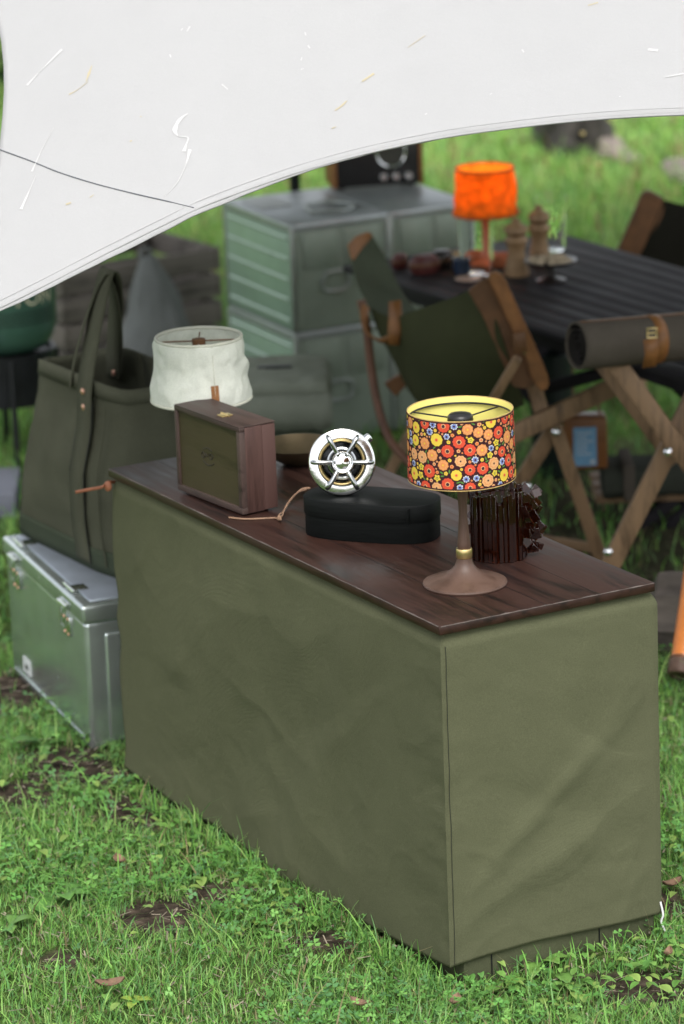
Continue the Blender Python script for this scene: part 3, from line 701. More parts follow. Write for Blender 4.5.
fc = [('fl_red', (.72, .075, .03)), ('fl_orange', (.78, .3, .09)), ('fl_yellow', (.82, .6, .06)), ('fl_blue', (.2, .27, .6)), ('fl_pale', (.75, .75, .72)), ('fl_green', (.09, .25, .04)), ('fl_dark', (.05, .02, .03)), ('fl_peach', (.8, .42, .18))]
fm = [M_SH_BG] + [mat(a, c, .75, var=.06, scale=80, transl=.1) for a, c in fc]
RED, ORA, YEL, BLU, PAL, GRN, DRK, PEA = range(1, 9)
sh = MB()
NS = 120
prof = [(SR0, SZ0), (SR0 + .0003, SZ0 + .002)] + [(lerp(SR0, SR1, t), lerp(SZ0, SZ1, t)) for t in (.1, .3, .5, .7, .9)] + [(SR1 + .0003, SZ1 - .002), (SR1, SZ1)]
sh.lathe(prof, NS)
def blob(u, v, r, n, amp, m, lift, rot=0, sx=1, sy=1):
    sh.m = m; K = 28 if r > .006 else 14; vs = [shade_pt(u, v, lift)]; fs = []
    rr_ = (.5, 1)
    for q in rr_:
        for k in range(K):
            a = PI2 * k / K + rot; rad = r * q * (1 + (amp * math.cos(n * (a - rot)) if q == 1 else 0))
            x, y = rad * math.cos(a) * sx, rad * math.sin(a) * sy
            x, y = x * math.cos(rot) - y * math.sin(rot), x * math.sin(rot) + y * math.cos(rot)
            vs.append(shade_pt(u + x, min(FH - .0035, max(.0035, v + y)), lift))
    for k in range(K):
        q = (k + 1) % K; fs.append([0, 1 + k, 1 + q]); fs.append([1 + k, 1 + K + k, 1 + K + q, 1 + q])
    sh.add(vs, fs)
placed = []
def free(u, v, r, gap=.0011):
    for (a, b, c) in placed:
        du = abs(u - a); du = min(du, CIRC - du)
        if du * du + (v - b) ** 2 < (r + c + gap) ** 2: return False
    return True
rr = random.Random(5)
def scatter(n, r0, r1, fn):
    for _ in range(n):
        u = rr.uniform(0, CIRC); v = rr.uniform(.002, FH - .002); r = rr.uniform(r0, r1)
        if free(u, v, r): placed.append((u, v, r)); fn(u, v, r)
L1, L2, L3 = .0005, .0009, .0013
def big(u, v, r):
    k = rr.random(); rot = rr.uniform(0, 6)
    if k < .58: blob(u, v, r, 11, .07, RED, L1, rot); blob(u, v, r * .4, 8, .1, PEA, L2, rot); blob(u, v, r * .27, 6, .05, DRK, L3, rot)
    elif k < .88: c1 = rr.random() < .5; blob(u, v, r, 9, .07, PEA if c1 else ORA, L1, rot); blob(u, v, r * .72, 9, .16, ORA if c1 else PEA, .0007, rot + .35); blob(u, v, r * .6, 9, .2, PEA if c1 else ORA, L2, rot); blob(u, v, r * .16, 6, .05, DRK if c1 else YEL, L3, rot)
    else: blob(u, v, r, 10, .045, YEL, L1, rot); blob(u, v, r * .3, 6, .05, ORA, L2, rot); blob(u, v, r * .16, 6, 0, RED, L3, rot)
def midf(u, v, r):
    rot = rr.uniform(0, 6)
    if rr.random() < .72: blob(u, v, r, 8, .14, PAL, L1, rot); blob(u, v, r * .8, 8, .14, BLU, L2, rot + .3); blob(u, v, r * .35, 5, 0, DRK, L3, rot)
    else: blob(u, v, r, 5, .22, YEL, L1, rot); blob(u, v, r * .45, 5, .1, GRN, L2, rot); blob(u, v, r * .25, 5, 0, YEL, L3, rot)
def small(u, v, r):
    c = rr.choice((ORA, PEA, YEL, PEA)); blob(u, v, r, 5, .1, c, L1, rr.uniform(0, 6)); blob(u, v, r * .4, 5, 0, RED if c != YEL else ORA, L2)
def leaf(u, v, r): blob(u, v, r, 1, 0, GRN, .0003, rr.uniform(0, 6), 1.5, .55)
scatter(5000, .0098, .0125, big); scatter(2500, .0056, .0068, midf); scatter(3000, .0032, .0044, small); scatter(2000, .0024, .003, small); scatter(9000, .0024, .003, leaf); scatter(3000, .0016, .002, small)
sh.m = DRK; sh.m = 0
so_ = sh.build('shade', fm, fl)
mb = MB(); mb.lathe([(SR0 - .0012, SZ0), (SR1 - .0012, SZ1), ], 96); mb.build('lining', M_YELLOW, so_, solid=.0008, offs=1)
for z, r in ((SZ1 + .0002, SR1 - .0004), (SZ0 - .0002, SR0 - .0004)):
    mb = MB(); mb.lathe([(r + .0009 * math.cos(t), z + .0011 * math.sin(t)) for t in np.linspace(0, PI2, 9)[:-1]], 96, closed=True); mb.build('trim', mat('shade_trim', (.5, .34, .12), .7, var=.3, scale=90), so_)
mb = MB(); z = SZ1 - .012
mb.lathe([(SR1 - .004 + .0019 * math.cos(t), z + .0019 * math.sin(t)) for t in np.linspace(0, PI2, 9)[:-1]], 72, closed=True)
for a in (.35, .35 + 2.09, .35 + 4.19): mb.tube([Vector((.015 * math.cos(a), .015 * math.sin(a), z - .006)), Vector(((SR1 - .004) * math.cos(a), (SR1 - .004) * math.sin(a), z))], .0016, 8)
mb.build('shade_frame', M_BLACKP, fl)
mb = MB(); mb.lathe([(.0175, z - .03), (.0175, z - .014), (.0235, z - .012), (.0245, z - .008), (.0235, z - .001), (.020, z + .003), (.010, z + .0055), (0, z + .006)], 40); mb.caps = (True, True); mb.lathe([(.013, .24), (.013, z - .03)], 24); mb.build('socket_cap', M_BLACKP, fl)

# ------------------------------------------------------------------ amber glass ornament
g = G(500, 556, ZT)
am = thing('glass_ornament', 'dark amber glass ornament of upright rods and jutting square slabs', 'ornament', g)
mb = MB(); mb.caps = (True, True); mb.lathe([(.040, .002), (.041, .118)], 24); mb.build('core', M_AMBERD, am)
mb = MB()
for k in range(32):
    a = PI2 * k / 32; h = random.uniform(.112, .136); m = Matrix.Rotation(a, 4, 'Z') @ Matrix.Translation((.048 + random.uniform(-.003, .005), 0, 0)) @ Matrix.Rotation(random.uniform(-.35, .35), 4, 'Z')
    mb.box(-.0045, .0045, -.0042, .0042, 0, h, .0006, 1, m)
mb.build('rods', M_AMBER, am)
mb = MB()
for k in range(62):
    a = random.uniform(-.75, 1.5) if k < 54 else random.uniform(1.5, 4.0); z = random.uniform(.015, .125); q = random.uniform(.007, .0125)
    m = Matrix.Rotation(a, 4, 'Z') @ Matrix.Translation((random.uniform(.056, .080 if a < 1.5 else .062), 0, z)) @ Matrix.Rotation(random.uniform(-.25, .25), 4, 'Z') @ Matrix.Rotation(random.uniform(-.45, .45), 4, 'X') @ Matrix.Rotation(random.uniform(0, 1.5), 4, 'Y')
    mb = MB(); mb.box(-q, q, -.0012, .0012, -q, q, .0004, 1, m); mb.build('slab', M_AMBER, am)

# ------------------------------------------------------------------ black oval box
g0, g1 = G(308, 522, ZT), G(438, 531, ZT); ctr = (g0 + g1) / 2; ctr.z = ZT; ov_yaw = math.atan2((g1 - g0).y, (g1 - g0).x)
ctr.y -= .052
ob = thing('oval_box', 'low black oval wooden lidded box holding up the chrome light', 'box', ctr, ov_yaw)
HL = (g1 - g0).length / 2
def oval(prof, m_, name, parent, off=0):
    mb = MB(); vs = []; n = 72; fs = []
    for (d, z) in prof:
        for k in range(n):
            a = PI2 * k / n; c, s = math.cos(a), math.sin(a); e = 2 / 2.9
            x = (HL + d) * math.copysign(abs(c) ** e, c); y = (.066 + d) * math.copysign(abs(s) ** e, s)
            vs.append(Vector((x, y, z)))
    for i in range(len(prof) - 1):
        for k in range(n): q = (k + 1) % n; fs.append([i * n + k, i * n + q, (i + 1) * n + q, (i + 1) * n + k])
    fs.append(list(range(n))[::-1]); fs.append([(len(prof) - 1) * n + k for k in range(n)])
    mb.add(vs, fs); return mb.build(name, m_, parent)
oval([(-.003, 0), (-.002, .002), (-.002, .05)], M_LACQ, 'body', ob)
oval([(-.0005, .043), (0, .044), (0, .0762), (-.0008, .0774), (-.0025, .078)], M_LACQ, 'lid', ob)
mb = MB(); mb.box(HL * .72, HL * .735, -.075, -.0585, .044, .0745, .001); mb.build('lap_joint', M_LACQ, ob)
OBZ = ZT + .078

# ------------------------------------------------------------------ chrome light
dirc = (CP - Vector((.0, .6, .8))).normalized(); dirc = (dirc + Vector((.06, 0, -.06))).normalized()
cen = G(342, 462, OBZ + .0665)
cl = thing('chrome_light', 'round chrome light with a six bar guard on the black oval box', 'light', (cen.x, cen.y, OBZ), 0)
FM = facing(cen, dirc)
def fbuild(mb, name, m, parent=cl, **k):
    return mb.build(name, m, parent, True, **k)
mb = MB(); mb.lathe([(.0462, -.004), (.0466, .003), (.0485, .0055), (.060, .0055), (.0645, .0035), (.0665, -.001), (.0655, -.008), (.062, -.012), (.05, -.014), (.043, -.012)], 72, FM, closed=True); fbuild(mb, 'rim', M_CHROME_P)
mb = MB(); mb.lathe([(.061, -.012), (.058, -.03), (.048, -.05), (.03, -.062), (0, -.065)], 48, FM); fbuild(mb, 'housing', M_CHROME)
mb = MB(); mb.lathe([(.0455, -.008), (.042, -.022), (.034, -.034), (.022, -.042), (0, -.045)], 48, FM); fbuild(mb, 'reflector', mat('dark_reflector', (.25, .25, .25), .18, 1, var=.5, scale=60), solid=.001)
mb = MB(); mb.lathe([(.040, -.012), (.043, -.011), (.0445, -.009)], 48, FM); fbuild(mb, 'brass_ring', M_BRASS, solid=.001)
mb = MB(); mb.lathe([(.026 + .004 * math.cos(t), -.012 + .004 * math.sin(t)) for t in np.linspace(0, PI2, 9)[:-1]], 40, FM, closed=True); mb.lathe([(.012, -.04), (.014, -.02), (.018, -.012), (.02, .006)], 32, FM); fbuild(mb, 'burner', M_CHROME_D)
mb = MB(); mb.lathe([(.0165, .014), (.018, .021), (.0205, .024), (.0215, .022), (.0215, .004), (.0, .004)], 40, FM); mb.lathe([(0, .017), (.010, .0165), (.0165, .014)], 32, FM); mb.lathe([(0, .0185), (.0018, .0182), (.002, .0165)], 12, FM); fbuild(mb, 'hub', M_CHROME)
for k in range(6):
    a = math.radians(-3 + 60 * k); ca, sa = math.cos(a), math.sin(a)
    pts = [FM @ Vector((r * ca, r * sa, z)) for r, z in ((.017, .016), (.03, .019), (.044, .0205), (.053, .019), (.0575, .013), (.058, .005))]
    mb = MB(); mb.tube(catmull(pts, 5), .0048, 10); fbuild(mb, 'guard_bar', M_CHROME_D)
mb = MB(); mb.caps = (True, True); mb.lathe([(.006, .05), (.006, .062), (.0095, .064), (.0095, .074), (.006, .076)], 20, FM @ Matrix.Translation((0, 0, -.02)) @ Matrix.Rotation(R(-52), 4, 'Z') @ Matrix.Rotation(R(90), 4, 'X') @ Matrix.Rotation(math.pi, 4, 'X')); fbuild(mb, 'knob', M_CHROME)
mb = MB(); fz = cen - Vector((0, 0, 0)); mb.stick(Vector((cen.x, cen.y + .035, OBZ)), Vector((cen.x, cen.y + .035, cen.z - .03)), .04, .03, .004); fbuild(mb, 'foot', M_CHROME_P)

# ------------------------------------------------------------------ wooden box with gold panel
b0, b1, b2 = G(178, 491.5, ZT), G(243, 517, ZT), G(281, 512, ZT)
e1 = (b0 - b1); wl = e1.length; yaw2 = math.atan2(e1.y, e1.x) - math.pi / 2; dp = max(.085, (b2 - b1).length)
wb = thing('wooden_box', 'upright walnut box with a gold green front panel and brass clasp', 'box', b1, yaw2)
# local: x depth (0 front), y along the face, z up
H_ = .182; fz0 = .004
mb = MB(); 
mb.box(.012, dp * .62, 0, wl, fz0, H_, .0018); mb.box(dp * .63, dp, .001, wl - .001, fz0 + .001, H_ - .001, .0018); mb.box(dp * .6, dp * .65, .002, wl - .002, fz0 + .002, H_ - .002)
mb.build('body', M_WALNUT, wb)
mb = MB(); t_ = .013
mb.box(0, .013, 0, wl, fz0, fz0 + t_, .001); mb.box(0, .013, 0, wl, H_ - t_ * .6, H_ + .0005, .001); mb.box(0, .013, 0, t_, fz0 + t_, H_ - t_ * .6, .001); mb.box(0, .013, wl - t_ * .8, wl, fz0 + t_, H_ - t_ * .6, .001)
mb.build('front_frame', M_WALNUT2, wb)
mb = MB(); mb.box(.0045, .0118, t_ - .001, wl - t_ * .8 + .001, fz0 + t_ - .001, H_ - t_ * .6 + .001); fp = mb.build('front_panel', M_FACE, wb)
mb = MB()
for pts in ([(.142, .098), (.150, .104), (.156, .098), (.150, .092), (.142, .098)], [(.128, .104), (.134, .098), (.140, .104)], [(.112, .1), (.119, .106), (.126, .1), (.119, .094), (.112, .1)], [(.108, .088), (.12, .082), (.134, .08), (.15, .086)], [(.115, .112), (.13, .116), (.148, .111)]):
    mb.tube(catmull([Vector((.0042, y * wl / .25, z)) for y, z in pts], 5), .0009, 5)
mb.build('emblem', mat('emblem_ink', (.02, .016, .01), .6, var=0), fp)
mb = MB(); mb.box(.0, dp, .0005, wl - .0005, H_ + .0003, H_ + .0035, .001); mb.build('top_panel', M_WALNUT2, wb)
mb = MB(); mb.box(dp * .2, dp * .5, wl * .36, wl * .44, H_ + .0036, H_ + .0062, .0008); mb.tube([Vector((dp * .36, wl * .34, H_ + .006)), Vector((dp * .36, wl * .46, H_ + .006))], .0025, 8); mb.build('clasp', M_BRASS, wb)
for (x, y) in ((.02, .02), (dp - .02, .02), (.02, wl - .02), (dp - .02, wl - .02)):
    mb = MB(); mb.caps = (True, True); mb.lathe([(.006, 0), (.007, .0045)], 14, Matrix.Translation((x, y, 0))); mb.build('foot', M_BLACKP, wb)
mb = MB(); P = catmull([Vector(p) for p in ((dp * .5, wl + .001, .075), (dp * .47, wl + .018, .068), (dp * .45, wl + .024, .05), (dp * .47, wl + .02, .032), (dp * .5, wl + .001, .026))], 6)
mb.grid([[p + Vector((-.009, 0, 0)), p, p + Vector((.009, 0, 0))] for p in P]); mb.build('leather_handle', M_LEATHER_D, wb, solid=.003)

# leather cord
mb = MB(); cz = ZT + .0022
P = [G(229, 517.5, cz), G(245, 519, cz), G(262, 518.5, cz), G(276, 518, cz), G(281, 520, cz + .006), G(279, 515, cz + .004), G(283, 512, cz), G(288, 504, cz + .004), G(294, 496, cz + .01), G(302, 489, cz + .02), G(310, 488, cz + .02)]
mb.tube(catmull(P, 6), .0017, 8)
P = [G(277, 519, cz), G(282, 516, cz + .006), G(285, 508, cz + .004), G(290, 500, cz + .01), G(297, 493, cz + .014), G(306, 489.5, cz + .012)]
mb.tube(catmull(P, 6), .0014, 8); mb.lathe([(0, -.006), (.004, -.004), (.005, 0), (.004, .004), (0, .006)], 14, Matrix.Translation(G(279.5, 518, cz + .004)))
tag(mb.build('knotted_cord', M_CORD), 'thin tan leather cord with a knot beside the wooden box', 'cord')

# ------------------------------------------------------------------ cream lamp
g = G(194, 478, ZT)
g = cover_local(.155, 1.19, ZT); 
cr = thing('cloth_lamp', 'lamp with a crumpled cream cloth shade behind the wooden box', 'lamp', g)
top = Y(198.5, 337, g.y); bot = Y(198.5, 398, g.y); ppm = F / ((g - CP).dot(FW))
zt_, zb_ = top.z - g.z, bot.z - g.z; xo = top.x - g.x
mb = MB(); NSEG = 96; rows = []
K = 22
for i in range(K + 1):
    t = i / K; z = lerp(zb_, zt_, t); r = lerp(49.5, 42.5, t ** 1.4) / ppm * (1 + .012 * math.cos(t * math.pi * 2))
    row = []
    for k in range(NSEG + 1):
        a = PI2 * (k % NSEG) / NSEG; env = math.sin(math.pi * t) ** .6
        p = Vector((math.cos(a) * 1.1, math.sin(a) * 1.1, z * 9))
        cr_ = abs(mnoise.noise(p * 2.1 + Vector((3, 1, 2)))) - .22
        d = env * (.013 * cr_ + .004 * nz(p * 4, 1, 2))
        row.append(Vector(((r + d) * math.cos(a) + xo, (r + d) * math.sin(a), z)))
    rows.append(row)
mb.grid(rows); csh = mb.build('shade', M_CREAM, cr, solid=.0012)
mb = MB()
for z, r in ((zt_, 42.5 / ppm), (zb_, 49.5 / ppm)):
    mb = MB(); mb.lathe([(r + .0035 * math.cos(t), z + .0035 * math.sin(t)) for t in np.linspace(0, PI2, 9)[:-1]], 72, Matrix.Translation((xo, 0, 0)), closed=True); mb.build('rim', mat('cream_rim', (.62, .62, .52), .8, var=.08, scale=60), csh)
a = -1.25; rb = 48 / ppm
mb = MB(); m = Matrix.Translation((xo, 0, zb_ + .012)) @ Matrix.Rotation(a, 4, 'Z') @ Matrix.Translation((rb + .003, 0, 0)) @ Matrix.Rotation(-.1, 4, 'Y')
mb.box(-.0012, .003, -.008, .008, 0, .036, .0006, 1, m); mb.build('leather_tab', M_LEATHER, csh)
mb = MB(); mb.tube(catmull([Matrix.Translation((xo, 0, 0)) @ Matrix.Rotation(a, 4, 'Z') @ Vector((lerp(50.4, 43.2, q ** 1.4) / ppm, 0, lerp(zb_, zt_, q))) for q in np.linspace(0, 1, 6)], 3), .0013, 6); mb.build('seam', MATS['cream_rim'], csh)
mb = MB(); mb.caps = (True, True); mb.lathe([(.05, 0), (.05, .008), (.03, .014), (.026, .03), (.034, zb_ * .6), (.041, zb_ + .01), (.03, zb_ + .05)], 40, Matrix.Translation((xo * .3, 0, 0))); mb.build('pedestal', mat('cream_ceramic', (.6, .57, .45), .4, var=.08), cr)
mb = MB(); mb.tube([Vector((xo - .08, 0, zt_ - .008)), Vector((xo + .08, 0, zt_ - .008))], .0016, 6); mb.tube([Vector((xo, -.08, zt_ - .008)), Vector((xo, .08, zt_ - .008))], .0016, 6); mb.lathe([(.014, zt_ - .02), (.014, zt_ - .004), (0, zt_ - .003)], 20, Matrix.Translation((xo, 0, 0))); mb.build('shade_frame', M_LEATHER_D, cr)

# brass bowl
g = G(298, 463, ZT)
bw = tag(None or MB().lathe([(.0, .002), (.03, .0), (.034, .003), (.055, .018), (.075, .036), (.085, .05), (.0825, .0505), (.072, .038), (.052, .0205), (.03, .007), (0, .006)], 56).build('bowl', mat('dull_brass', (.13, .1, .06), .45, .8, var=.2, scale=20)), 'shallow dull brass bowl behind the chrome light', 'bowl')
bw.location = g; bw.scale = (1, 1, .85)

# ------------------------------------------------------------------ metal trunk
tN, tL = G(91, 750, 0), G(13, 672, 0); e = tL - tN; tl = e.length; tyaw = math.atan2(e.y, e.x) - math.pi / 2
tk = thing('metal_trunk', 'silver green metal trunk with clip latches under the tote bag', 'trunk', (tN.x, tN.y, 0), tyaw)
TW, TH = .40, .335; LH = .04
mb = MB(); mb.box(0, TW, 0, tl, -.005, TH - LH, .012, 4)
mb.build('body', M_TRUNK, tk)
mb = MB(); mb.box(.045, TW - .045, -.006, .01, .012, TH - LH - .03, .006, 3); mb.box(-.003, .003, 0.02, tl - .02, .015, .02, .001); mb.build('end_panel', M_TRUNK, tk)
mb = MB(); mb.box(-.006, TW + .006, -.006, tl + .006, TH - LH - .004, TH, .009, 4); mb.build('lid', M_TRUNK, tk)
mb = MB(); mb.box(.022, TW - .022, .022, tl - .022, TH - .001, TH + .004, .003, 2); mb.build('lid_panel', mat('lid_sky_tint', (.42, .46, .52), .42, .8, var=.08), tk)  # panel tinted blue-grey, sky reflection put into its colour
for y in (.12, tl - .1):
    mb = MB(); mb.box(-.0115, -.006, y - .03, y + .03, TH - .03, TH - .018, .0015); mb.tube([Vector((-.013, y - .032, TH - .026)), Vector((-.013, y + .032, TH - .026))], .004, 8)
    mb.tube([Vector((-.010, y - .02, TH - .028)), Vector((-.014, y - .02, TH - .075)), Vector((-.014, y + .02, TH - .075)), Vector((-.010, y + .02, TH - .028))], .0025, 8)
    mb.box(-.006, -.0, y - .022, y + .022, TH - .1, TH - .055, .0015); lt = mb.build('latch', M_CHROME_P, tk)
    mb = MB()
    for (dy, dz) in ((-.014, -.095), (.014, -.095), (-.014, -.06), (.014, -.06)): mb.caps = (True, True); mb.lathe([(.004, 0), (.003, .002)], 10, facing((-.006, y + dy, TH + dz), (-1, 0, 0)))
    mb.build('rivet', M_COPPER, lt)
    mb = MB(); mb.box(.002, .045, y - .02, y + .02, TH + .0045, TH + .0075, .001); mb.tube([Vector((.006, y - .04, TH + .008)), Vector((.006, y + .04, TH + .008))], .0035, 8); mb.build('hinge', M_CHROME_P, tk)
mb = MB(); mb.box(-.0012, .0, tl - .16, tl - .10, .035, .07); mb.build('sticker', M_STICK, tk)
mb = MB(); mb.box(-.0016, -.0013, tl - .142, tl - .118, .044, .055); mb.build('sticker_print', M_BLACK, tk)
for (x, y) in ((.03, .03),):
    pass

# ------------------------------------------------------------------ tote bag on the trunk
q0, q1 = G(119, 579, TH + .005), G(20, 531, TH + .005); e = q1 - q0; bl = e.length; byaw = math.atan2(e.y, e.x) - math.pi / 2
bag = thing('tote_bag', 'olive canvas tote bag with copper rivets standing on the metal trunk', 'bag', (q0.x, q0.y, TH + .0045), byaw)
BW = .24; BH = .425
def bag_pt(a, t, inner=0):
    hx = lerp(BW / 2 * 1.05, BW / 2 * .86, t); hy = lerp(bl / 2 * 1.17, bl / 2 * .8, t)
    c, s = math.cos(a), math.sin(a); ex = 2 / lerp(5, 3.2, t)
    x = hx * math.copysign(abs(c) ** ex, c); y = hy * math.copysign(abs(s) ** ex, s)
    bulge = math.sin(math.pi * min(1, t * 1.15 + .05)) * .02
    x += bulge * c + .010 * nz((c * 1.3, s * 1.3, t * 2.2), 1.4, 3) * (1 - abs(t - .5)); y += bulge * s * .6 + .010 * nz((c * 1.3 + 5, s * 1.3, t * 2.2), 1.4, 3)
    z = BH * t + .012 * t ** 4 * math.cos(2 * a) - .02 * (t ** 6) * (abs(s) < .4) * 0
    sc = 1 - inner
    return Vector((BW / 2 + x * sc, bl / 2 + y * sc, z))
NA = 72
mb = MB(); rows = [[bag_pt(PI2 * k / NA, 0) * 1 for k in range(NA + 1)]]
rows += [[bag_pt(PI2 * k / NA, i / 26) for k in range(NA + 1)] for i in range(1, 27)]
mb.grid(rows); mb.add([bag_pt(PI2 * k / NA, 0) + Vector((0, 0, .002)) for k in range(NA)], [list(range(NA))[::-1]])
mb.build('body', M_TOTE, bag, solid=.004, offs=-1)
mb = MB(); mb.grid([[bag_pt(PI2 * k / NA, t, -.012) for k in range(NA + 1)] for t in (.0, .05, .1, .13)]); mb.build('base_patch', canvas_mat('tote_base', (.055, .068, .045)), bag, solid=.003)
mb = MB(); mb.grid([[bag_pt(PI2 * k / NA, t, -.012) for k in range(NA + 1)] for t in (.92, .96, 1.0)]); mb.build('rim_band', canvas_mat('tote_band', (.092, .094, .066)), bag, solid=.004)
def strapmesh(P, wv, name, m, parent, th=.003, world=False):
    mb = MB(); mb.grid([[p - wv, p, p + wv] for p in P]); return mb.build(name, m, parent, world, solid=th)
def on_bag(px, py, x):   # pixel of the photograph -> local point on the bag's plane x
    mi = bag.matrix_basis.inverted(); o = mi @ CP; d = mi.to_3x3() @ _ray(px, py); return o + d * ((x - o.x) / d.x)
fxs = [bag_pt(math.pi, t).x for t in (.04, .25, .5, .75, .97)]
fy = on_bag(85, 388, fxs[-1] - .006).y
front = [Vector((x - .007, fy, BH * t)) for x, t in zip(fxs, (.04, .25, .5, .75, .97))] + [on_bag(90, 350, .04), on_bag(97, 312, .07), on_bag(103, 284, .095), on_bag(108, 270, .115), on_bag(114, 276, .13), on_bag(116, 305, .155), on_bag(114, 345, .185), on_bag(113, 378, .205)]
strapmesh(catmull(front, 8), Vector((.0, .032, 0)), 'strap', M_TOTE, bag, .004)
second = [on_bag(70, 385, .012), on_bag(75, 358, .03), on_bag(84, 325, .055), on_bag(94, 295, .085), on_bag(103, 276, .105), on_bag(109, 274, .115), on_bag(118, 300, .14), on_bag(122, 340, .17), on_bag(121, 372, .2)]
strapmesh(catmull(second, 8), Vector((.012, .022, 0)), 'strap', MATS['tote_band'], bag, .004)
ys_ = fy
mb = MB()
mb.caps = (True, True)
for z in (BH * .955, BH * .87): mb = MB(); mb.caps = (True, True); mb.lathe([(.0075, 0), (.007, .003), (.003, .005)], 16, facing((bag_pt(math.pi, z / BH).x - .011, ys_, z), (-1, 0, .1))); mb.build('rivet', M_COPPER, bag)
mb = MB(); mb.caps = (True, True)
mb.lathe([(.0075, 0), (.007, .003), (.003, .005)], 16, facing(on_bag(114, 373, .195), (-1, 0, .1)))
mb.build('rivet', M_COPPER, bag)
mb = MB()
for yo in (.07,):
    mb = MB(); mb.tube([Vector((bag_pt(math.pi, t).x - .002, bl * yo + .02 * t, BH * t)) for t in np.linspace(.05, .9, 10)], .0022, 5); mb.build('panel_seam', M_TOTE, bag)
for dy in (-.034, .034): mb = MB(); mb.tube([Vector((bag_pt(math.pi, t).x - .0075, ys_ + dy, BH * t)) for t in np.linspace(.03, .9, 8)], .0012, 5); mb.build('stitching', M_BLACK, bag)

# ------------------------------------------------------------------ gas canister and its stand
g = Y(6, 347, 4.0)
st = thing('canister_stand', 'black metal ring stand with splayed legs behind the tote bag', 'stand', (g.x, g.y, 0))
SZ = g.z; CR = .15
mb = MB(); mb.caps = (False, False); mb.lathe([(.125, SZ - .15), (.135, SZ - .15), (.14, SZ), (.13, SZ), (.125, SZ - .15)], 48); mb.lathe([(0, SZ - .012), (.132, SZ - .012)], 48); mb.build('ring', M_BLACK, st)
for k in range(4):
    a = -1.4 + k * math.pi / 2; mb = MB(); mb.tube([Vector((.14 * math.cos(a), .14 * math.sin(a), SZ - .01)), Vector((.17 * math.cos(a), .17 * math.sin(a), -.02))], .009, 10); mb.build('leg', M_BLACK, st)
cn = thing('gas_canister', 'dark green gas canister with cream lettering half hidden by the tarp', 'canister', (g.x, g.y, SZ), 0)
mb = MB(); mb.lathe([(0, -.005), (.09, -.004), (.12, .008), (.137, .035), (CR, .075), (CR, .33), (.137, .37), (.11, .405), (.06, .425), (.045, .43), (.045, .46), (0, .46)], 64); mb.build('body', M_CANIST, cn)
mb = MB(); mb.lathe([(.03, .455), (.03, .49), (.02, .5), (0, .5)], 24); mb.tube([Vector((-.05, 0, .49)), Vector((.05, 0, .49))], .008, 10); mb.build('valve', M_BRASS, cn)
def wrap_text(txt, size, zc, amid, m, name):
    cu = bpy.data.curves.new(name, 'FONT'); cu.body = txt; cu.size = size; cu.align_x = 'CENTER'; cu.resolution_u = 3
    o = bpy.data.objects.new(name, cu); COL.objects.link(o); dg = bpy.context.evaluated_depsgraph_get(); me = bpy.data.meshes.new_from_object(o.evaluated_get(dg)); bpy.data.objects.remove(o)
    bm = bmesh.new(); bm.from_mesh(me); bmesh.ops.subdivide_edges(bm, edges=[e for e in bm.edges if e.calc_length() > size * .1], cuts=3, use_grid_fill=True)
    for v in bm.verts:
        a = amid + v.co.x / CR; v.co = Vector(((CR + .001) * math.cos(a), (CR + .001) * math.sin(a), zc + v.co.y))
    bm.to_mesh(me); bm.free(); me.materials.clear(); me.materials.append(m); ob_ = bpy.data.objects.new(name, me); COL.objects.link(ob_); ob_.parent = cn
wrap_text('TON', .064, .146, -math.pi / 2 + .7, M_LETTER, 'lettering')
mb = MB()
for z in (.12, .105, .09):
    a = -2.4
    while a < -.3:
        w_ = random.uniform(.015, .05); mb.grid([[Vector(((CR + .0012) * math.cos(q), (CR + .0012) * math.sin(q), zz_)) for q in np.linspace(a, a + w_, 4)] for zz_ in (z, z + .0075)]); a += w_ + .018
mb.build('fine_print', M_LETTER_D, cn)

# grey strip at the far left
g = G(0, 517, 0)
mb = MB(); mb.box(-1.0, .045, 0, .28, -.02, .065, .006); gp = mb.build('plank', M_STONE); gp.location = (g.x, g.y, 0); gp.rotation_euler = (0, 0, .02)
tag(gp, 'blue grey plank lying on the grass left of the tote bag', 'plank')

# ------------------------------------------------------------------ wooden crate and grey cloth behind
p0, p1 = Y(66, 282, 5.0), Y(216, 262, 5.3)
cz_ = .33
def crate():
    e = p1 - p0; yaw = math.atan2(e.y, e.x); ln = math.hypot(e.x, e.y)
    t = thing('wooden_crate', 'weathered grey slatted wooden crate behind the tote bag', 'crate', (p0.x, p0.y, 0), yaw)
    for k in range(4):
        mb = MB(); z = -.01 + k * .086; mb.box(0, ln, 0, .016, z, z + .07, .002); mb.build('front_slat', M_CRATE, t)
        mb = MB(); mb.box(0, ln, .42, .436, z, z + .07, .002); mb.build('back_slat', M_CRATE, t)
        mb = MB(); mb.box(-.018, -.001, .0, .436, z, z + .07, .002); mb.build('end_slat', M_CRATE, t); mb = MB(); mb.box(ln + .001, ln + .018, .0, .436, z, z + .07, .002); mb.build('end_slat', M_CRATE, t)
    for x in (.018, ln - .05):
        for y in (.018, .388): mb = MB(); mb.box(x, x + .032, y, y + .03, -.01, .325, .002); mb.build('corner_post', M_CRATE, t)
    mb = MB(); mb.box(.001, ln - .001, .018, .418, .02, .035); mb.build('bottom_board', M_CRATE, t)
crate()
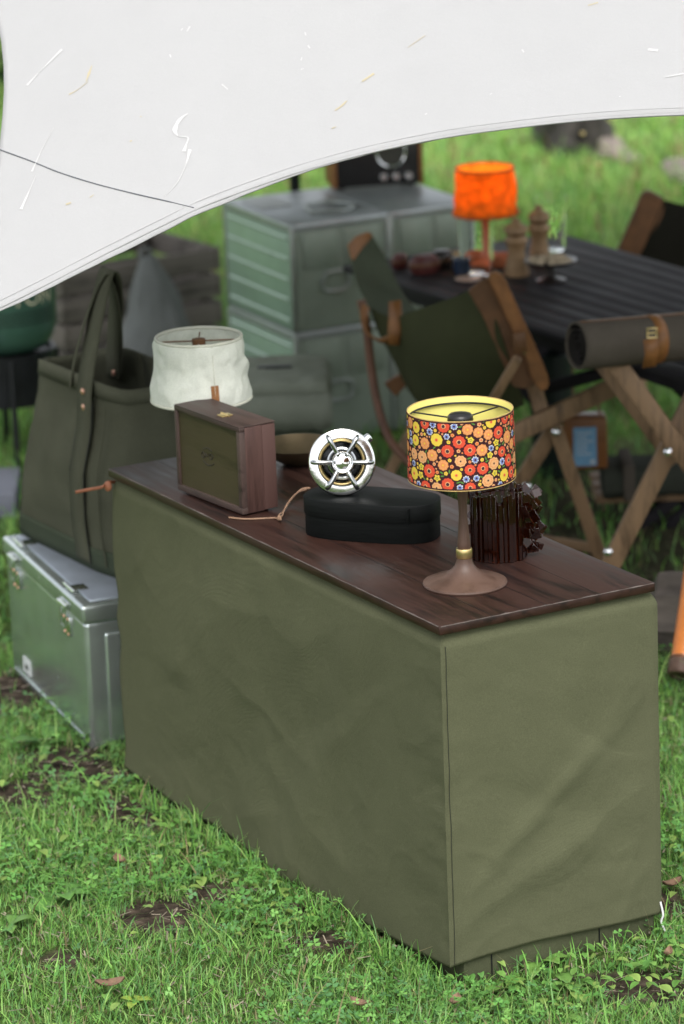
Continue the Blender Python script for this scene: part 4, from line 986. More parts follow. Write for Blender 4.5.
# grey cloth bag, peaked, leaning on the crate
A = Y(146, 255, 4.85)
gb = thing('grey_cloth_bag', 'peaked grey fabric bag slumped against the wooden crate', 'bag', (A.x, A.y, 0))
mb = MB(); rows = []
for i in range(19):
    t = i / 18; z = A.z * t; wx = lerp(.15, .022, t ** 1.25); wy = lerp(.12, .02, t); row = []
    for k in range(41):
        a = PI2 * k / 40; c, s = math.cos(a), math.sin(a); d = 1 + .22 * nz((c, s, t * 2), 1.6, 3)
        row.append(Vector((c * wx * d + .02 * math.sin(t * 3), s * wy * d, z)))
    rows.append(row)
mb.grid(rows); mb.build('cloth', M_GREY, gb, sub=1); mb = MB(); mb.tube(catmull([Vector((-.018, -.01, A.z - .01)), Vector((-.01, -.01, A.z + .02)), Vector((.01, -.01, A.z + .02)), Vector((.02, -.01, A.z - .01))], 5), .006, 8); mb.build('cord_loop', M_GREY, gb)

# ------------------------------------------------------------------ metal containers
ZC = Y(290, 225, 4.0).z; c0 = G(290, 225, ZC); cR = G(388, 212, ZC); cB = G(214, 201, ZC); cR2 = G(457, 197.5, ZC)
e = cR - c0; cyaw = math.atan2(e.y, e.x); cw = e.length; eb_ = cB - c0; cdp = abs(-math.sin(cyaw) * eb_.x + math.cos(cyaw) * eb_.y)
cw2 = (cR2 - cR).length
def container(name, label, x0, wd, z0, h, ribs=True, grp='aluminium containers under the tarp'):
    o = c0 + Vector((math.cos(cyaw), math.sin(cyaw), 0)) * x0
    t = thing('container', label, 'container', (o.x, o.y, z0), cyaw, grp)
    g_ = .003
    mb = MB(); mb.box(g_, wd - g_, g_, cdp - g_, 0, h, .01, 3)
    bd = mb.build('body', M_CONT, t)
    for (x, y) in ((g_, g_), (wd - g_, g_), (g_, cdp - g_), (wd - g_, cdp - g_)):
      mb = MB(); mb.box(x - .006, x + .006, y - .006, y + .006, .004, h - .004, .003); mb.build('corner_edging', mat('edge_metal', (.36, .39, .37), .4, .6, var=.1), t)
    mb = MB(); mb.box(-.001, wd + .001, -.001, cdp + .001, h - .02, h + .004, .006); mb.build('lid', mat('container_lid', (.42, .45, .46), .42, .6, var=.1), t)
    mb = MB(); n = 5
    for k in range(n):
        z = .035 + (h - .075) * k / (n - 1); mb.tube([Vector((.003, .025, z)), Vector((.003, cdp - .025, z))], .0075, 10); mb.tube([Vector((wd - .003, .025, z)), Vector((wd - .003, cdp - .025, z))], .0075, 10)
    mb.build('side_rib', mat('rib_metal_lit', (.44, .55, .48), .3, .5, var=.08), t)  # rib colour brightened for the sky light on this side
    mb = MB(); mb.box(-.0005, .0025, .012, cdp - .012, .012, h - .022, .001); mb.build('side_panel', M_SIDE_LIT, t)  # side face painted lighter than the front, as lit by the sky
    mb = MB(); mb.box(.016, wd * .06 + .012, -.0, .003, .02, h - .03); 
    mb.build('corner_strip', M_CONT, t); mb = MB(); mb.box(wd * .12, wd * .46, -.002, .004, h * .58, h * .92, .002); mb.build('front_panel', M_CONT, t); mb = MB(); mb.box(wd * .54, wd * .9, -.002, .004, h * .58, h * .92, .002); mb.build('front_panel', M_CONT, t)
    mb = MB(); hz = h * .45; hx = wd * .44
    mb.tube(catmull([Vector((hx - .03, -.003, hz + .026)), Vector((hx + .03, -.003, hz + .026)), Vector((hx + .042, -.003, hz)), Vector((hx + .03, -.003, hz - .026)), Vector((hx - .03, -.003, hz - .026)), Vector((hx - .042, -.003, hz)), Vector((hx - .03, -.003, hz + .026))], 5), .005, 8); mb.build('handle', mat('edge_metal', (.5, .52, .54), .35, .8), t)
    return t
hh = ZC - Y(290, 335, 4.0).z
t_up = container('container', 'upper grey green ribbed metal container with the radio on top', 0, cw, ZC - hh, hh - .005)
container('container', 'lower ribbed metal container carrying the one under the radio', 0, cw, 0, ZC - hh - .001)
container('container', 'upper metal container behind the orange lamp and folding chair', cw + .004, cw2, ZC - hh, hh - .005)
container('container', 'lower metal container hidden behind the folding chair canvas', cw + .004, cw2, 0, ZC - hh - .001)
mb = MB(); mb.box(.03, .13, cdp - .2, cdp - .06, hh + .0, hh + .003, .001); mb.build('sticker', mat('grey_sticker', (.52, .54, .54), .6), t_up)
mb = MB(); mb.tube(catmull([Vector((.12, .1, hh + .004)), Vector((.2, .07, hh + .006)), Vector((.26, .12, hh + .006)), Vector((.24, .2, hh + .006)), Vector((.15, .2, hh + .006)), Vector((.12, .1, hh + .004))], 5), .006, 8); mb.build('top_handle', MATS['edge_metal'], t_up)
# latch wheel on the lower box
q = Y(372, 362, 3.98)
wh = Matrix.Identity(4)
lat = thing('round_latch', 'round grey latch', 'latch', q) if False else None

# radio
r0, r1 = G(337, 190, ZC + .006), G(420, 184.5, ZC + .006); e = r1 - r0; ryaw = math.atan2(e.y, e.x); rw = e.length
rd = thing('radio', 'black radio with silver knobs and wooden sides on the metal container', 'radio', (r0.x, r0.y, ZC + .0035), ryaw)
mb = MB(); mb.box(.0, rw, .0, .15, .006, .155, .008, 3); mb.build('body', M_BLACKP, rd)
mb = MB(); mb.box(-.012, .002, -.003, .153, .003, .158, .006); mb.build('side_panel', M_LEATHER, rd); mb = MB(); mb.box(rw - .002, rw + .012, -.003, .153, .003, .158, .006); mb.build('side_panel', M_LEATHER, rd)
mb = MB(); mb.lathe([(.043 + .004 * math.cos(t), .004 * math.sin(t)) for t in np.linspace(0, PI2, 9)[:-1]], 40, facing((rw * .66, -.002, .105), (0, -1, 0)), closed=True); dl = mb.build('dial', M_CHROME_P, rd)
mb = MB(); mb.caps = (True, True); mb.lathe([(.038, -.002), (.038, .003)], 40, facing((rw * .66, .0, .105), (0, -1, 0))); mb.build('dial_face', mat('dial_cream', (.06, .06, .05), .3), dl)
for k in range(3):
    mb = MB(); mb.caps = (True, True); mb.lathe([(.0125, 0), (.0125, .012), (.010, .015)], 24, facing((rw * (.56 + .15 * k), -.001, .034), (0, -1, 0))); mb.build('knob', M_CHROME_P, rd)
for (x, y) in ((.02, .02), (rw - .02, .02), (.02, .13), (rw - .02, .13)):
    mb = MB(); mb.caps = (True, True); mb.lathe([(.008, 0), (.008, .007)], 12, Matrix.Translation((x, y, 0))); mb.build('foot', M_BLACKP, rd)

# ------------------------------------------------------------------ cushioned stool between bag and containers
s0 = Y(325, 388, 3.0); s1 = Y(232, 372, 3.25)
ss = thing('padded_stool', 'low stool with a grey green padded cover before the metal containers', 'stool', (s0.x - .14, 3.12, 0), .0)
sz = Y(285, 366, 3.15).z
mb = MB(); n = 30; rows = []
for i in range(n + 1):
    row = []
    for j in range(n + 1):
        u, v = i / n * 2 - 1, j / n * 2 - 1
        edge = (1 - abs(u) ** 6) * (1 - abs(v) ** 6)
        z = sz - .03 + .035 * edge ** .35 + .006 * nz((u * 2, v * 2, 1), 1.3, 3)
        row.append(Vector((u * .155, v * .17, z)))
    rows.append(row)
mb.grid(rows)
rim = [rows[0][j] for j in range(n + 1)] + [rows[i][n] for i in range(1, n + 1)] + [rows[n][j] for j in range(n - 1, -1, -1)] + [rows[i][0] for i in range(n - 1, -1, -1)]
mb.grid([rim, [p + Vector((0, 0, -.05 + .006 * nz(p, 20, 2))) for p in rim], [p * .98 + Vector((0, 0, -.085 + .006 * nz(p, 20, 2))) for p in rim]])
mb.build('cushion', M_KHAKI, ss, solid=.004)
mb = MB(); mb.box(-.13, .13, -.15, .15, sz - .16, sz - .06, .004); mb.build('seat_box', canvas_mat('stool_side', (.08, .095, .07)), ss)
mb = MB(); mb.box(-.035, .055, -.03, -.01, sz + .006, sz + .014, .003); mb.build('grip_slot', M_BLACK, ss)
for (x, y) in ((-.12, -.14), (.12, -.14), (-.12, .14), (.12, .14)):
    mb = MB(); mb.stick(Vector((x, y, -.02)), Vector((x, y, sz - .15)), .022, .022); mb.build('leg', M_BLACK, ss)

# ------------------------------------------------------------------ back table
ZB = .6
near_c = G(569, 339, ZB); back_c = G(557, 232, ZB); back_r = G(684, 268, ZB)
lx = (back_r - back_c).normalized(); ly = Vector((-lx.y, lx.x, 0)); tw_ = abs((near_c - back_c).dot(ly))
bt = thing('camp_table', 'black slatted folding camp table holding the orange lamp and glasses', 'table', (back_c.x, back_c.y, 0), math.atan2(lx.y, lx.x))
mb = MB(); TLn = 1.75; n = 11
for k in range(n):
    y0 = -tw_ + tw_ * k / n; mb.box(0, TLn, y0 + .0005, y0 + tw_ / n - .0005, ZB - .018, ZB, .002)
mb.build('tabletop', M_TABLE, bt)
for y in (-.06, -tw_ + .06): mb = MB(); mb.box(.05, TLn - .05, y - .02, y + .02, ZB - .06, ZB - .0185, .003); mb.build('rail', M_TABLE, bt)
for xa in (.3, TLn - .3):
    for (a, b) in (((xa, -.06, ZB - .04), (xa + .02, -tw_ + .06, -.02)), ((xa + .035, -tw_ + .06, ZB - .04), (xa + .055, -.06, -.02))):
        mb = MB(); mb.stick(a, b, .035, .025, up=Vector((1, 0, 0))); mb.build('leg', M_TABLE, bt)

# orange lamp
g = G(487, 259, ZB); pb = F / ((g - CP).dot(FW))
ol = thing('table_lamp', 'lit lamp with a glowing orange shade on the black camp table', 'lamp', g)
zt2 = Y(484, 168, g.y).z - ZB; zb2 = Y(488, 213, g.y).z - ZB
M_OSH = mat('orange_shade', (.92, .31, .012), .8, var=.3, scale=45, transl=.6)
mb = MB(); rows = []
for i in range(13):
    t = i / 12; z = lerp(zb2, zt2, t); rows.append([Vector(((lerp(32.5, 28.5, t ** .6) / pb + .0012 * math.sin(k * 2.6) + .006 * nz((math.cos(PI2 * k / 60) * 2, math.sin(PI2 * k / 60) * 2, z * 16), 1.5, 2)) * math.cos(PI2 * k / 60), (lerp(32.5, 28.5, t ** .6) / pb + .0012 * math.sin(k * 2.6) + .005 * nz((math.cos(PI2 * k / 60) * 3, math.sin(PI2 * k / 60) * 3, z * 20), 1.5, 2)) * math.sin(PI2 * k / 60), z)) for k in range(61)])
mb.grid(rows); osh = mb.build('shade', M_OSH, ol, solid=.001)
mb = MB()
for z, r in ((zt2, 29.3 / pb), (zb2, 32.8 / pb)): mb = MB(); mb.lathe([(r + .003 * math.cos(t), z + .003 * math.sin(t)) for t in np.linspace(0, PI2, 9)[:-1]], 60, closed=True); mb.build('trim', mat('orange_trim', (.45, .09, .01), .7), osh)
mb = MB(); mb.lathe([(0, 0), (.055, 0), (.055, .008), (.02, .018), (.012, .03), (.011, .1), (.016, zb2 - .01), (.016, zb2 + .02)], 36); mb.build('stem', M_TERRA, ol)
M_BULB = bpy.data.materials.new('bulb_glow'); M_BULB.use_nodes = True; bp_ = M_BULB.node_tree.nodes['Principled BSDF']; bp_.inputs['Emission Color'].default_value = (1, .75, .45, 1); bp_.inputs['Emission Strength'].default_value = 3
mb = MB(); mb.lathe([(.008, 0), (.018, .012), (.022, .028), (.016, .045), (0, .052)], 20, Matrix.Translation((0, 0, zb2 + .02))); mb.build('bulb', M_BULB, ol)
li = bpy.data.lights.new('lamp_glow', 'POINT'); li.energy = .34; li.color = (1, .72, .42); li.shadow_soft_size = .02
lo = bpy.data.objects.new('lamp_glow', li); COL.objects.link(lo); lo.parent = ol; lo.location = (0, 0, zb2 + .095)

# glasses, mills, dish and small things on the back table
def tumbler(px, py, r, h, label):
    g = G(px, py, ZB + .0005); o = MB().lathe([(0, .0), (r * .74, 0), (r * .78, .003), (r, h), (r - .0015, h), (r * .765, .0045), (0, .0035)], 40).build('drinking_glass', M_GLASS); o.location = g
    return tag(o, label, 'glass', 'tall glasses on the camp table')
tumbler(477, 274, .052, .155, 'tall clear glass in front of the orange lamp')
tumbler(552, 250, .046, .15, 'tall clear glass behind the pepper mills against the grass')
def mill(px, py, h, label, r=.033):
    g = G(px, py, ZB + .0005); t = thing('pepper_mill', label, 'mill', g, 0, 'wooden mills on the camp table')
    mb = MB(); mb.lathe([(0, 0), (r, 0), (r * 1.03, h * .04), (r * .9, h * .2), (r * .66, h * .4), (r * .78, h * .52), (r * 1.0, h * .6), (r * .8, h * .68), (0, h * .685)], 36); mb.build('body', M_MILL, t)
    mb = MB(); mb.lathe([(0, h * .69), (r * .7, h * .69), (r * .98, h * .76), (r * .9, h * .84), (r * .4, h * .9), (r * .3, h * .94), (r * .34, h * .97), (0, h)], 36); mb.build('head', M_MILL, t)
mill(517, 275, .158, 'nearer wooden pepper mill left of the nut dish')
mill(540, 264, .165, 'farther and taller wooden mill between the two glasses', .031)
g = G(551, 281, ZB + .0005)
ds = thing('pedestal_dish', 'small dark pedestal dish heaped with pale nuts', 'dish', g)
mb = MB(); mb.lathe([(0, 0), (.04, 0), (.04, .004), (.012, .012), (.01, .035), (.03, .044), (.066, .05), (.07, .058), (.066, .058), (.03, .05), (0, .049)], 44); mb.build('stand', M_DISH, ds)
mb = MB()
for k in range(90):
    a = random.uniform(0, PI2); r = .056 * math.sqrt(random.random()); s = random.uniform(.005, .008); m = Matrix.Translation((r * math.cos(a), r * math.sin(a), .056 + .012 * (1 - r / .06) * random.random())) @ Matrix.Rotation(random.uniform(0, 3), 4, 'Z')
    mb.lathe([(0, -s), (s * .8, -s * .4), (s, 0), (s * .8, s * .5), (0, s)], 8, m, sx=1.3)
o = mb.build('nuts', M_NUT, ds); o['kind'] = 'stuff'
def small_pot(px, py, r, h, m, name, label, cat, prof=None):
    g = G(px, py, ZB + .0005); o = MB().lathe(prof or [(0, 0), (r * .8, 0), (r, h * .3), (r, h), (r - .003, h), (r - .004, h * .3), (r * .7, .004), (0, .004)], 36).build(name, m); o.location = g; return tag(o, label, cat)
small_pot(477, 258, .036, .03, M_TERRA, 'small_bowl', 'terracotta bowl seen through the front glass', 'bowl')
small_pot(501, 266, .03, .032, M_TERRA, 'small_bowl', 'terracotta bowl between the front glass and the mills', 'bowl')
small_pot(462, 274, .024, .045, M_NAVY, 'small_cup', 'dark blue cup left of the front glass', 'cup')
small_pot(452, 266, .03, .035, M_BRASS, 'small_pot', 'brass rimmed pot behind the dark blue cup', 'pot')
def pouch(px, py, l_, h, m, label, yaw):
    g = G(px, py, ZB + .0005); t = thing('leather_pouch', label, 'pouch', g, yaw, 'leather pouches on the camp table')
    mb = MB(); mb.lathe([(0, 0), (l_ * .4, .0), (l_ * .5, h * .3), (l_ * .48, h * .7), (l_ * .3, h), (0, h * 1.02)], 28, sy=.6); mb.build('body', m, t)
    mb = MB(); mb.lathe([(l_ * .505, h * .45), (l_ * .515, h * .52), (l_ * .505, h * .6)], 28, sy=.6); mb.build('band', M_LEATHER_D, t)
pouch(425, 273, .09, .05, M_MAROON, 'maroon leather pouch at the left end of the camp table', .4)
pouch(400, 268, .06, .04, M_MAROON, 'smaller maroon pouch beside the container corner', .9)
pouch(442, 268, .07, .05, M_DISH, 'dark brown pouch between the maroon pouch and blue cup', .2)
o = MB().lathe([(0, 0), (.035, 0), (.036, .002), (.035, .004), (0, .004)], 36).build('coaster', mat('pale_coaster', (.5, .35, .28), .4)); o.location = G(468, 279, ZB + .0005); tag(o, 'pale round coaster near the table edge below the front glass', 'coaster')

# ------------------------------------------------------------------ folding sling chair (left)
ch = thing('folding_chair', 'folding wooden chair with an olive canvas sling and leather corners', 'chair', (.35, 2.8, 0))
def pxgrid(colsL, n=14):   # list of columns; each column a list of (px,py,y)
    cols = [catmull([Y(*p) for p in c], n) for c in colsL]; m = len(cols[0]); return [catmull([c[i] for c in cols], 8) for i in range(m)]
mb = MB()
mb.grid(pxgrid([[(371, 309, 3.0), (378, 330, 2.99), (386, 345, 2.98), (394, 360, 2.97)],
                [(393, 317, 2.88), (400, 345, 2.84), (408, 372, 2.84), (416, 400, 2.86)],
                [(420, 309, 2.72), (428, 345, 2.64), (436, 380, 2.64), (446, 418, 2.7)],
                [(455, 297, 2.60), (464, 335, 2.52), (474, 375, 2.52), (486, 418, 2.6)],
                [(482, 283, 2.52), (496, 320, 2.46), (510, 360, 2.46), (524, 405, 2.5)]]))
mb.build('sling', M_CHAIR, ch, True, solid=.004)
mb = MB()
mb.grid(pxgrid([[(366, 233, 3.3), (351, 252, 3.26), (357, 282, 3.16), (371, 311, 3.0)],
                [(368, 234, 3.34), (366, 256, 3.30), (374, 288, 3.2), (388, 316, 2.96)],
                [(370, 233, 3.36), (384, 256, 3.34), (401, 290, 3.25), (416, 311, 2.9)]]))
mb.build('sling_corner', M_CHAIR_IN, ch, True, solid=.004)
mb = MB(); mb.grid(pxgrid([[(369, 232, 3.29), (357, 236, 3.27), (348, 245, 3.25)], [(372, 236, 3.30), (362, 248, 3.27), (352, 262, 3.24)]])); mb.build('leather_corner', M_LEATHER, ch, True, solid=.006)
mb = MB(); P = catmull([Y(*p) for p in ((366, 306, 2.98), (364, 320, 2.95), (369, 334, 2.93), (382, 341, 2.91), (394, 336, 2.88))], 6)
mb.grid([[p + Vector((-.008, 0, .006)), p + Vector((.008, 0, -.006))] for p in P]); mb.build('leather_loop', M_LEATHER, ch, True, solid=.005)
mb = MB(); mb.grid([[Y(a, b, y) for (a, b, y) in r] for r in (((389, 302, 2.86), (401, 300, 2.85)), ((389, 318, 2.845), (402, 317, 2.835)), ((388, 332, 2.83), (401, 332, 2.82)), ((389, 345, 2.83), (399, 345, 2.82)))]); mb.build('leather_strap', M_LEATHER, ch, True, solid=.005)
mb = MB()
mb.prism([Y(a, b, 2.46) for a, b in ((468, 291), (478, 283), (490, 276), (498, 290), (520, 342), (536, 384), (526, 389), (513, 387), (498, 352), (482, 315))], Vector((0, .012, 0)), .003); mb.build('leather_panel', M_LEATHER_D, ch, True)
mb = MB()
mb.prism([Y(a, b, 2.42) for a, b in ((487, 277), (492, 272), (499, 272), (505, 279), (520, 312), (535, 345), (549, 378), (549, 387), (545, 392), (538, 390), (530, 374), (524, 350), (512, 330), (502, 308))], Vector((0, .02, 0)), .005); fl_ = mb.build('leather_flap', M_LEATHER, ch, True)
mb = MB(); mb.caps = (True, True)
for (a, b) in ((508, 300), (520, 341), (540, 380)): mb.lathe([(.008, 0), (.007, .004), (.003, .006)], 14, facing(Y(a, b, 2.418), (0, -1, .2)))
mb.build('stud', M_BRASS, fl_)
mb = MB(); mb.stick(Y(519, 333, 2.4), Y(521, 352, 2.4), .03, .006, .002); mb.build('buckle_strap', M_LEATHER_D, fl_, True)
mb = MB(); mb.tube(catmull([Y(*p) for p in ((361, 300, 3.0), (367, 330, 2.99), (371, 365, 2.98), (378, 405, 2.95), (390, 440, 2.9), (412, 465, 2.85), (440, 488, 2.8))], 6), .0115, 12); mb.build('bent_leg', M_TEAKR, ch, True)
def leg(a, b, wd, th, m=M_TEAK, name='leg', parent=ch):
    mb = MB(); mb.stick(Y(*a), Y(*b), wd * .84, th); return mb.build(name, m, parent, True)
leg((425, 405, 3.05), (368, 512, 2.95), .032, .022)
mb = MB(); mb.prism([Y(a, b, 2.95) for a, b in ((384, 384), (402, 373), (408, 384), (396, 397))], Vector((0, .02, 0)), .003); mb.build('leather_tip', M_LEATHER_D, ch, True)
leg((490, 405, 2.44), (518, 358, 2.40), .026, .02)
leg((505, 438, 2.52), (613, 387, 2.62), .052, .028, name='cross_bar')
leg((534, 385, 2.60), (545, 425, 2.57), .045, .025)
leg((554, 424, 2.57), (602, 562, 2.64), .042, .026)
leg((556, 425, 2.60), (500, 515, 2.66), .045, .026)
mb = MB(); mb.caps = (True, True)
for p in ((556, 432, 2.545), (527, 486, 2.6)): mb.lathe([(.011, 0), (.0105, .005), (.005, .009)], 16, facing(Y(*p), (0, -1, .25)))
mb.build('bolt', M_STEEL, ch, True)
leg((526, 538, 2.72), (602, 549, 2.72), .03, .022, name='stretcher')
leg((545, 388, 2.75), (610, 371, 2.78), .035, .025, M_TABLE, 'rear_bar')

# ------------------------------------------------------------------ rolled-up taupe canvas on folding stool (right)
fs_ = thing('folding_stool', 'wooden folding stool with crossed legs carrying the rolled taupe canvas', 'stool', (.75, 2.2, 0))
def leg2(a, b, wd, th, m=M_TEAK): return leg(a, b, wd, th, m, 'leg', fs_)
YR = 2.1
leg2((616, 362, YR + .06), (716, 500, YR + .02), .052, .03)
leg2((700, 385, YR + .1), (596, 594, YR + .06), .054, .03)
leg2((602, 362, YR + .33), (676, 462, YR + .30), .05, .03)
mb = MB(); mb.stick(Y(606, 356, YR + .14), Y(740, 344, YR + .3), .03, .03); mb.build('top_rail', M_TEAK, fs_, True)
mb = MB(); mb.caps = (True, True)
for p in ((668, 452, YR - .02), (608, 552, YR)): mb.lathe([(.011, 0), (.0105, .005), (.005, .009)], 16, facing(Y(*p), (0, -1, .25)))
mb.build('bolt', M_STEEL, fs_, True)
ra, rb_ = Y(576, 346, YR), Y(760, 330, YR + .2); ppr = F / ((ra - CP).dot(FW)); rad = 23 / ppr
rl = thing('rolled_canvas', 'rolled taupe canvas strapped with a tan leather belt and buckle', 'roll', ra)
dv = (rb_ - ra); FMR = facing(ra, dv); Ln = dv.length
mb = MB(); rows = []
for i in range(40):
    z = Ln * i / 39; rows.append([FMR @ Vector(((rad * (1 + .03 * nz((math.cos(a) * 1.5, math.sin(a) * 1.5, z * 6), 1, 2))) * math.cos(a), (rad * (1 + .03 * nz((math.cos(a) * 1.5, math.sin(a) * 1.5, z * 6), 1, 2))) * math.sin(a), z)) for a in np.linspace(0, PI2, 41)])
mb.grid(rows)
sp = [(rad * (1 - .8 * k / 60) * math.cos(k * .35), rad * (1 - .8 * k / 60) * math.sin(k * .35)) for k in range(61)]
mb.build('roll', M_TAUPE, rl, True, solid=.005)
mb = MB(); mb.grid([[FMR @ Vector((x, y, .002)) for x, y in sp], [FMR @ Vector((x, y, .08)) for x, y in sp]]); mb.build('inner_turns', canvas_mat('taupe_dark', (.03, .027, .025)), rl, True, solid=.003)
mb = MB(); zc = Ln * (651 - 576) / (760 - 576); mb.grid([[FMR @ Vector((rad * 1.06 * math.cos(a), rad * 1.06 * math.sin(a), zc + q)) for a in np.linspace(0, PI2, 41)] for q in (-.014, 0, .014)]); bl_ = mb.build('belt', M_LEATHER, rl, True, solid=.004)
mb = MB(); pp = Y(652, 333, YR - .07); q_ = .011
mb.tube([pp + Vector(v) for v in ((-q_, 0, q_), (q_, 0, q_), (q_, .0, -q_), (-q_, 0, -q_), (-q_, 0, q_))], .0021, 8); mb.tube([pp + Vector((-q_, 0, 0)), pp + Vector((q_, 0, 0))], .0018, 8); mb.build('buckle', M_BRASS, bl_, True)
mb = MB(); mb.grid([[Y(a, b, y) for a, b, y in r] for r in (((643, 340, YR - .068), (659, 338, YR - .068)), ((645, 355, YR - .066), (659, 353, YR - .066)), ((642, 368, YR - .058), (656, 366, YR - .058)))]); mb.build('belt_end', M_LEATHER, bl_, True, solid=.004)
mb = MB(); mb.grid([[FMR @ Vector((rad * 1.05 * math.cos(a), rad * 1.05 * math.sin(a), q)) for q in np.linspace(.01, Ln, 20)] for a in np.linspace(math.pi * .38, math.pi * .55, 5)]); mb.build('leather_edge', M_LEATHER_D, rl, True, solid=.003)

# chair behind the table, upper right
bc = thing('folding_chair', 'chair back with leather edge and dark canvas beyond the camp table', 'chair', (1.1, 4.4, 0))
YC = 4.15
mb = MB(); mb.prism([Y(a, b, YC) for a, b in ((616, 253), (620, 245), (643, 192), (648, 190), (666, 200), (663, 216), (642, 255), (638, 257))], Vector((0, .03, 0)), .006); mb.build('leather_edge', M_LEATHER_D, bc, True)
mb = MB(); mb.grid(pxgrid([[(664, 200, YC - .0), (652, 228, YC - .0), (640, 257, YC)], [(690, 206, YC + .1), (684, 240, YC + .08), (676, 275, YC + .06)], [(740, 215, YC + .12), (740, 250, YC + .1), (740, 290, YC + .1)], [(790, 200, YC), (800, 245, YC), (810, 290, YC)]])); mb.build('back_canvas', canvas_mat('dark_chair_canvas', (.016, .015, .011)), bc, True, solid=.004)
for (a, b) in ((640, 250), (800, 285)):
    mb = MB(); p = Y(a, b, YC + .02); mb.stick(p, Vector((p.x, p.y + .15, -.02)), .035, .025); mb.build('leg', M_TEAK, bc, True)
    mb = MB(); mb.stick(Vector((p.x, p.y + .35, .34)), Vector((p.x, p.y - .02, -.02)), .035, .025); mb.build('leg', M_TEAK, bc, True)
mb = MB(); p = Y(640, 250, YC + .02); q = Y(800, 285, YC + .02); mb.box(p.x - .01, q.x + .01, p.y + .02, p.y + .38, .33, .345, .004); mb.build('seat', M_CHAIR, bc)
for ob_ in bc.children:
    if ob_.name.startswith('seat'): ob_.data.transform(Matrix.Translation(-bc.location))

# ------------------------------------------------------------------ brown case with blue label, low bench, bucket ...
g = Y(586, 470, 2.95)
kc = thing('brown_case', 'amber brown case with a blue label hanging under the camp table', 'case', g)
mb = MB(); kk = F / ((g - CP).dot(FW)); w2 = 22 / kk; h2 = 54 / kk
mb.box(-w2, w2, 0, .07, 0, h2, .008, 3); mb.build('body', M_AMBERBOX, kc)
mb = MB(); mb.box(-w2 * .55, w2 * .5, -.002, .001, h2 * .08, h2 * .82); lb = mb.build('label', M_BLUE, kc)
mb = MB()
for k in range(6): mb.box(-w2 * .42, -w2 * .42 + w2 * random.uniform(.4, .8), -.0035, -.0025, h2 * (.7 - .08 * k), h2 * (.725 - .08 * k))
mb.box(w2 * .2, w2 * .42, -.0035, -.0025, h2 * .12, h2 * .2); mb.build('label_print', M_PALE, lb)
mb = MB(); mb.tube([Vector((w2 * .7, .02, h2)), Vector((w2 * .62, .02, h2 + .05))], .004, 8); mb.tube([Vector((-w2 * .5, .03, h2 - .004)), Vector((-w2 * .4, .06, ZB - g.z - .03))], .003, 8); mb.build('hanger', M_CORD, kc)

g = G(600, 528, 0)
bn = thing('low_bench', 'low brown slatted bench under the camp table', 'bench', (.86, 3.1, 0))
y_ = 3.0
zs = Y(640, 495, y_).z
x0, x1 = Y(596, 500, y_).x, Y(720, 490, y_).x
for k in range(3): mb = MB(); mb.box(x0 - .86, x1 - .86, -.1 + k * .09, -.1 + k * .09 + .075, zs - .02, zs, .003); mb.build('slat', M_TEAK, bn)
for x in (x0 - .86 + .15, x1 - .86 - .1):
    mb = MB(); mb.stick((x - .07, -.08, -.02), (x + .06, -.08, zs - .02), .03, .025); mb.build('leg', M_TABLE, bn); mb = MB(); mb.stick((x + .07, .12, -.02), (x - .06, .12, zs - .02), .03, .025); mb.build('leg', M_TABLE, bn)
fb = thing('folded_cloth', 'folded dark grey green cloth lying on the low bench', 'cloth', (Y(645, 490, y_).x, 3.03, zs + .001))
mb = MB(); rows = []
for i in range(17):
    t = i / 16; prof_ = []
    for k in range(33):
        a = PI2 * k / 32; c, s = math.cos(a), math.sin(a); prof_.append(Vector((lerp(-.11, .14, t), .085 * math.copysign(abs(c) ** .6, c), .045 + .045 * math.copysign(abs(s) ** .6, s) * (1 + .15 * nz((t * 3, c, s), 1.5, 2)))))
    rows.append(prof_)
mb.grid(rows)
for rr2 in (rows[0], rows[-1]): mb.add(rr2[:-1], [list(range(32))])
mb.build('folded_layers', canvas_mat('dark_grey_green', (.06, .065, .052)), fb)
mb = MB(); mb.box(-.06, -.03, -.092, .09, -.0, .096, .004); mb.build('strap', M_TAUPE, fb)
g = Y(549, 385, 3.55)
bk = thing('bucket', 'dark green bucket standing below the camp table behind the chair', 'bucket', (g.x + .01, 3.6, 0))
hz = Y(549, 352, 3.6).z
mb = MB(); mb.lathe([(0, 0), (.055, 0), (.066, hz), (.062, hz), (.052, .01), (0, .01)], 36); mb.build('body', M_BUCKET, bk)
mb = MB(); mb.lathe([(.066 + .004 * math.cos(t), hz + .004 * math.sin(t)) for t in np.linspace(0, PI2, 9)[:-1]], 36, closed=True); mb.build('rim', M_BUCKET, bk)

# log and orange pole at the right edge
g = G(700, 640, 0)
lg = MB(); rows = []
for i in range(50):
    t = i / 49; x = lerp(-.12, 1.1, t); r = .1 * (1 + .12 * math.sin(t * 9))
    if i == 0 or i == 49: r *= .6
    rows.append([Vector((x, (r * (1 + .25 * nz((x * 1.2, math.cos(a) * .8, math.sin(a) * .8), 2.5, 4))) * math.cos(a), .06 + (r * (1 + .25 * nz((x * 1.2, math.cos(a) * .8, math.sin(a) * .8), 2.5, 4))) * math.sin(a))) for a in np.linspace(0, PI2, 49)])
lg.grid(rows)
for q in (rows[0], rows[-1]): lg.add(q[:-1], [list(range(48))])
lo_ = lg.build('log', M_BARK); lo_.location = (g.x - .0, g.y - .02, 0); lo_.rotation_euler = (0, 0, -.25); tag(lo_, 'rough grey brown log lying on the grass behind the covered table', 'log')
g = G(681, 676, 0.03)
op = thing('orange_pole', 'orange pole with a worn brown end cap leaning at the right edge', 'pole', (g.x, g.y, 0))
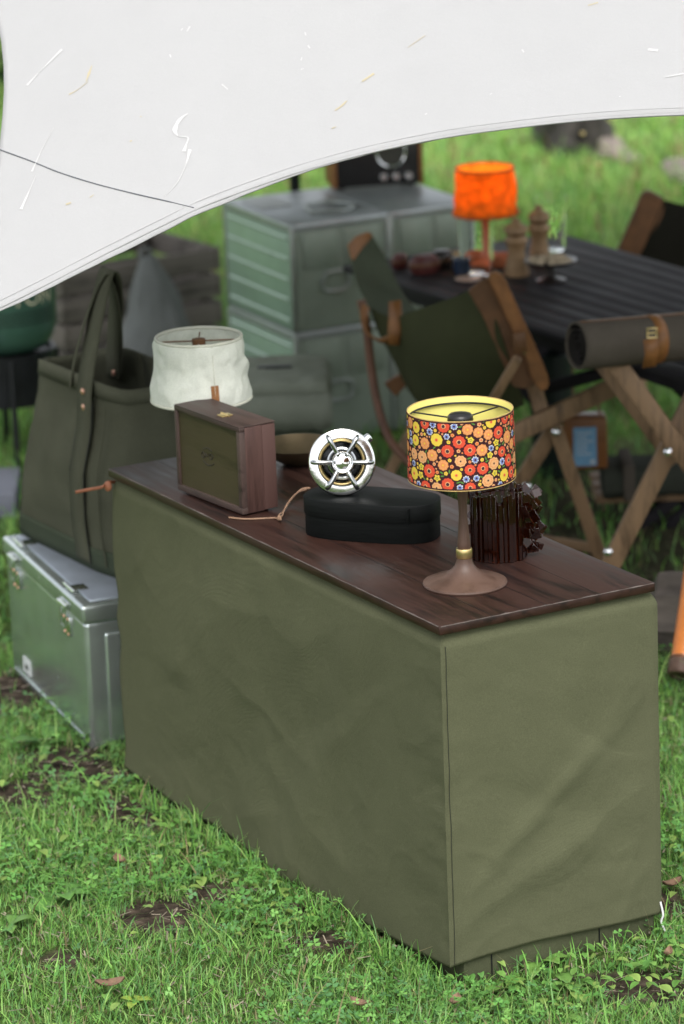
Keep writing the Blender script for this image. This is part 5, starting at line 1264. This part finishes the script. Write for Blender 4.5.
d_ = Vector((.2, .6, .75)).normalized(); base = Vector((0, 0, .035)); Fm = facing(base, -d_)
mb = MB(); mb.tube([base + d_ * .028, base + d_ * 1.0], .028, 28); mb.build('shaft', M_ORANGE, op)
mb = MB(); mb.caps = (True, True); mb.lathe([(.031, -.032), (.0325, -.028), (.0325, .0), (.029, .005), (.02, .006), (.018, .002)], 32, Fm); mb.build('end_cap', M_ENDCAP, op)
mb = MB(); mb.lathe([(.0305 + .002 * math.cos(t), -.036 + .002 * math.sin(t)) for t in np.linspace(0, PI2, 9)[:-1]], 32, Fm, closed=True); mb.build('collar', M_COPPER, op)

# ------------------------------------------------------------------ far background
def rock(px, py, sx, sy, sz_, m, label, seed, cat='rock'):
    g = G(px, py, 0); mb = MB(); rows = []
    for i in range(21):
        th = math.pi * .62 * i / 20; rows.append([])
        for k in range(41):
            a = PI2 * k / 40; v = Vector((math.sin(th) * math.cos(a), math.sin(th) * math.sin(a), math.cos(th))); d = 1 + .35 * nz(v + Vector((seed, 0, 0)), 1.6, 4)
            rows[-1].append(Vector((v.x * sx * d, v.y * sy * d, v.z * sz_ * d)))
    mb.grid(rows); o = mb.build('boulder', m); o.location = (g.x, g.y, -.02); tag(o, label, cat, 'boulders beyond the lawn')
rock(572, 141, .16, .3, .24, M_ROCK, 'large dark boulder in the grass just under the tarp hem', 1)
rock(612, 152, .07, .1, .07, M_PALE_ROCK, 'pale brown boulder right of the large dark one', 5)
rock(632, 160, .05, .08, .045, M_PALE_ROCK, 'small pinkish boulder beyond the camp table', 8)
rock(684, 172, .09, .2, .06, M_PALE_ROCK, 'pale boulder at the right edge beyond the rear chair', 12)
def bush(px, py, y, rx, rz, label, n=2600):
    g = G(px, py, 0); t = thing('bush', label, 'bush', (g.x, g.y, 0))
    c = rng.normal(0, 1, (n, 3)); c /= np.linalg.norm(c, axis=1)[:, None]; c *= rng.uniform(.55, 1.0, (n, 1)) ** .5
    ctrs = c * np.array([rx, rx, rz]) + np.array([0, 0, rz]); ctrs[:, :2] *= (1 + .25 * np.sin(ctrs[:, 2:3] * 9))
    u = rng.normal(0, 1, (n, 3)); u /= np.linalg.norm(u, axis=1)[:, None]; v = np.cross(u, rng.normal(0, 1, (n, 3))); v /= np.linalg.norm(v, axis=1)[:, None]
    s = rng.uniform(.03, .06, (n, 1)); V = np.stack([ctrs - u * s, ctrs - v * s * .5, ctrs + u * s, ctrs + v * s * .5], 1).reshape(-1, 3)
    Q = np.arange(n * 4).reshape(n, 4); col = np.repeat(np.array([[.02, .045, .014]]) * rng.uniform(.5, 1.6, (n, 1)), 4, 0)
    o = fast_mesh('crown', V, Q, col, M_GRASS); o.parent = t
    mb = MB(); mb.tube([Vector((0, 0, -.05)), Vector((.02, 0, rz))], [.04, .015], 8); mb.build('trunk', M_BARK, t)
bush(-75, 100, 0, 1.0, .7, 'dark bush beyond the left edge of the tarp')
bush(-20, 20, 0, .7, .7, 'larger dark bush standing farther behind the tarp edge')
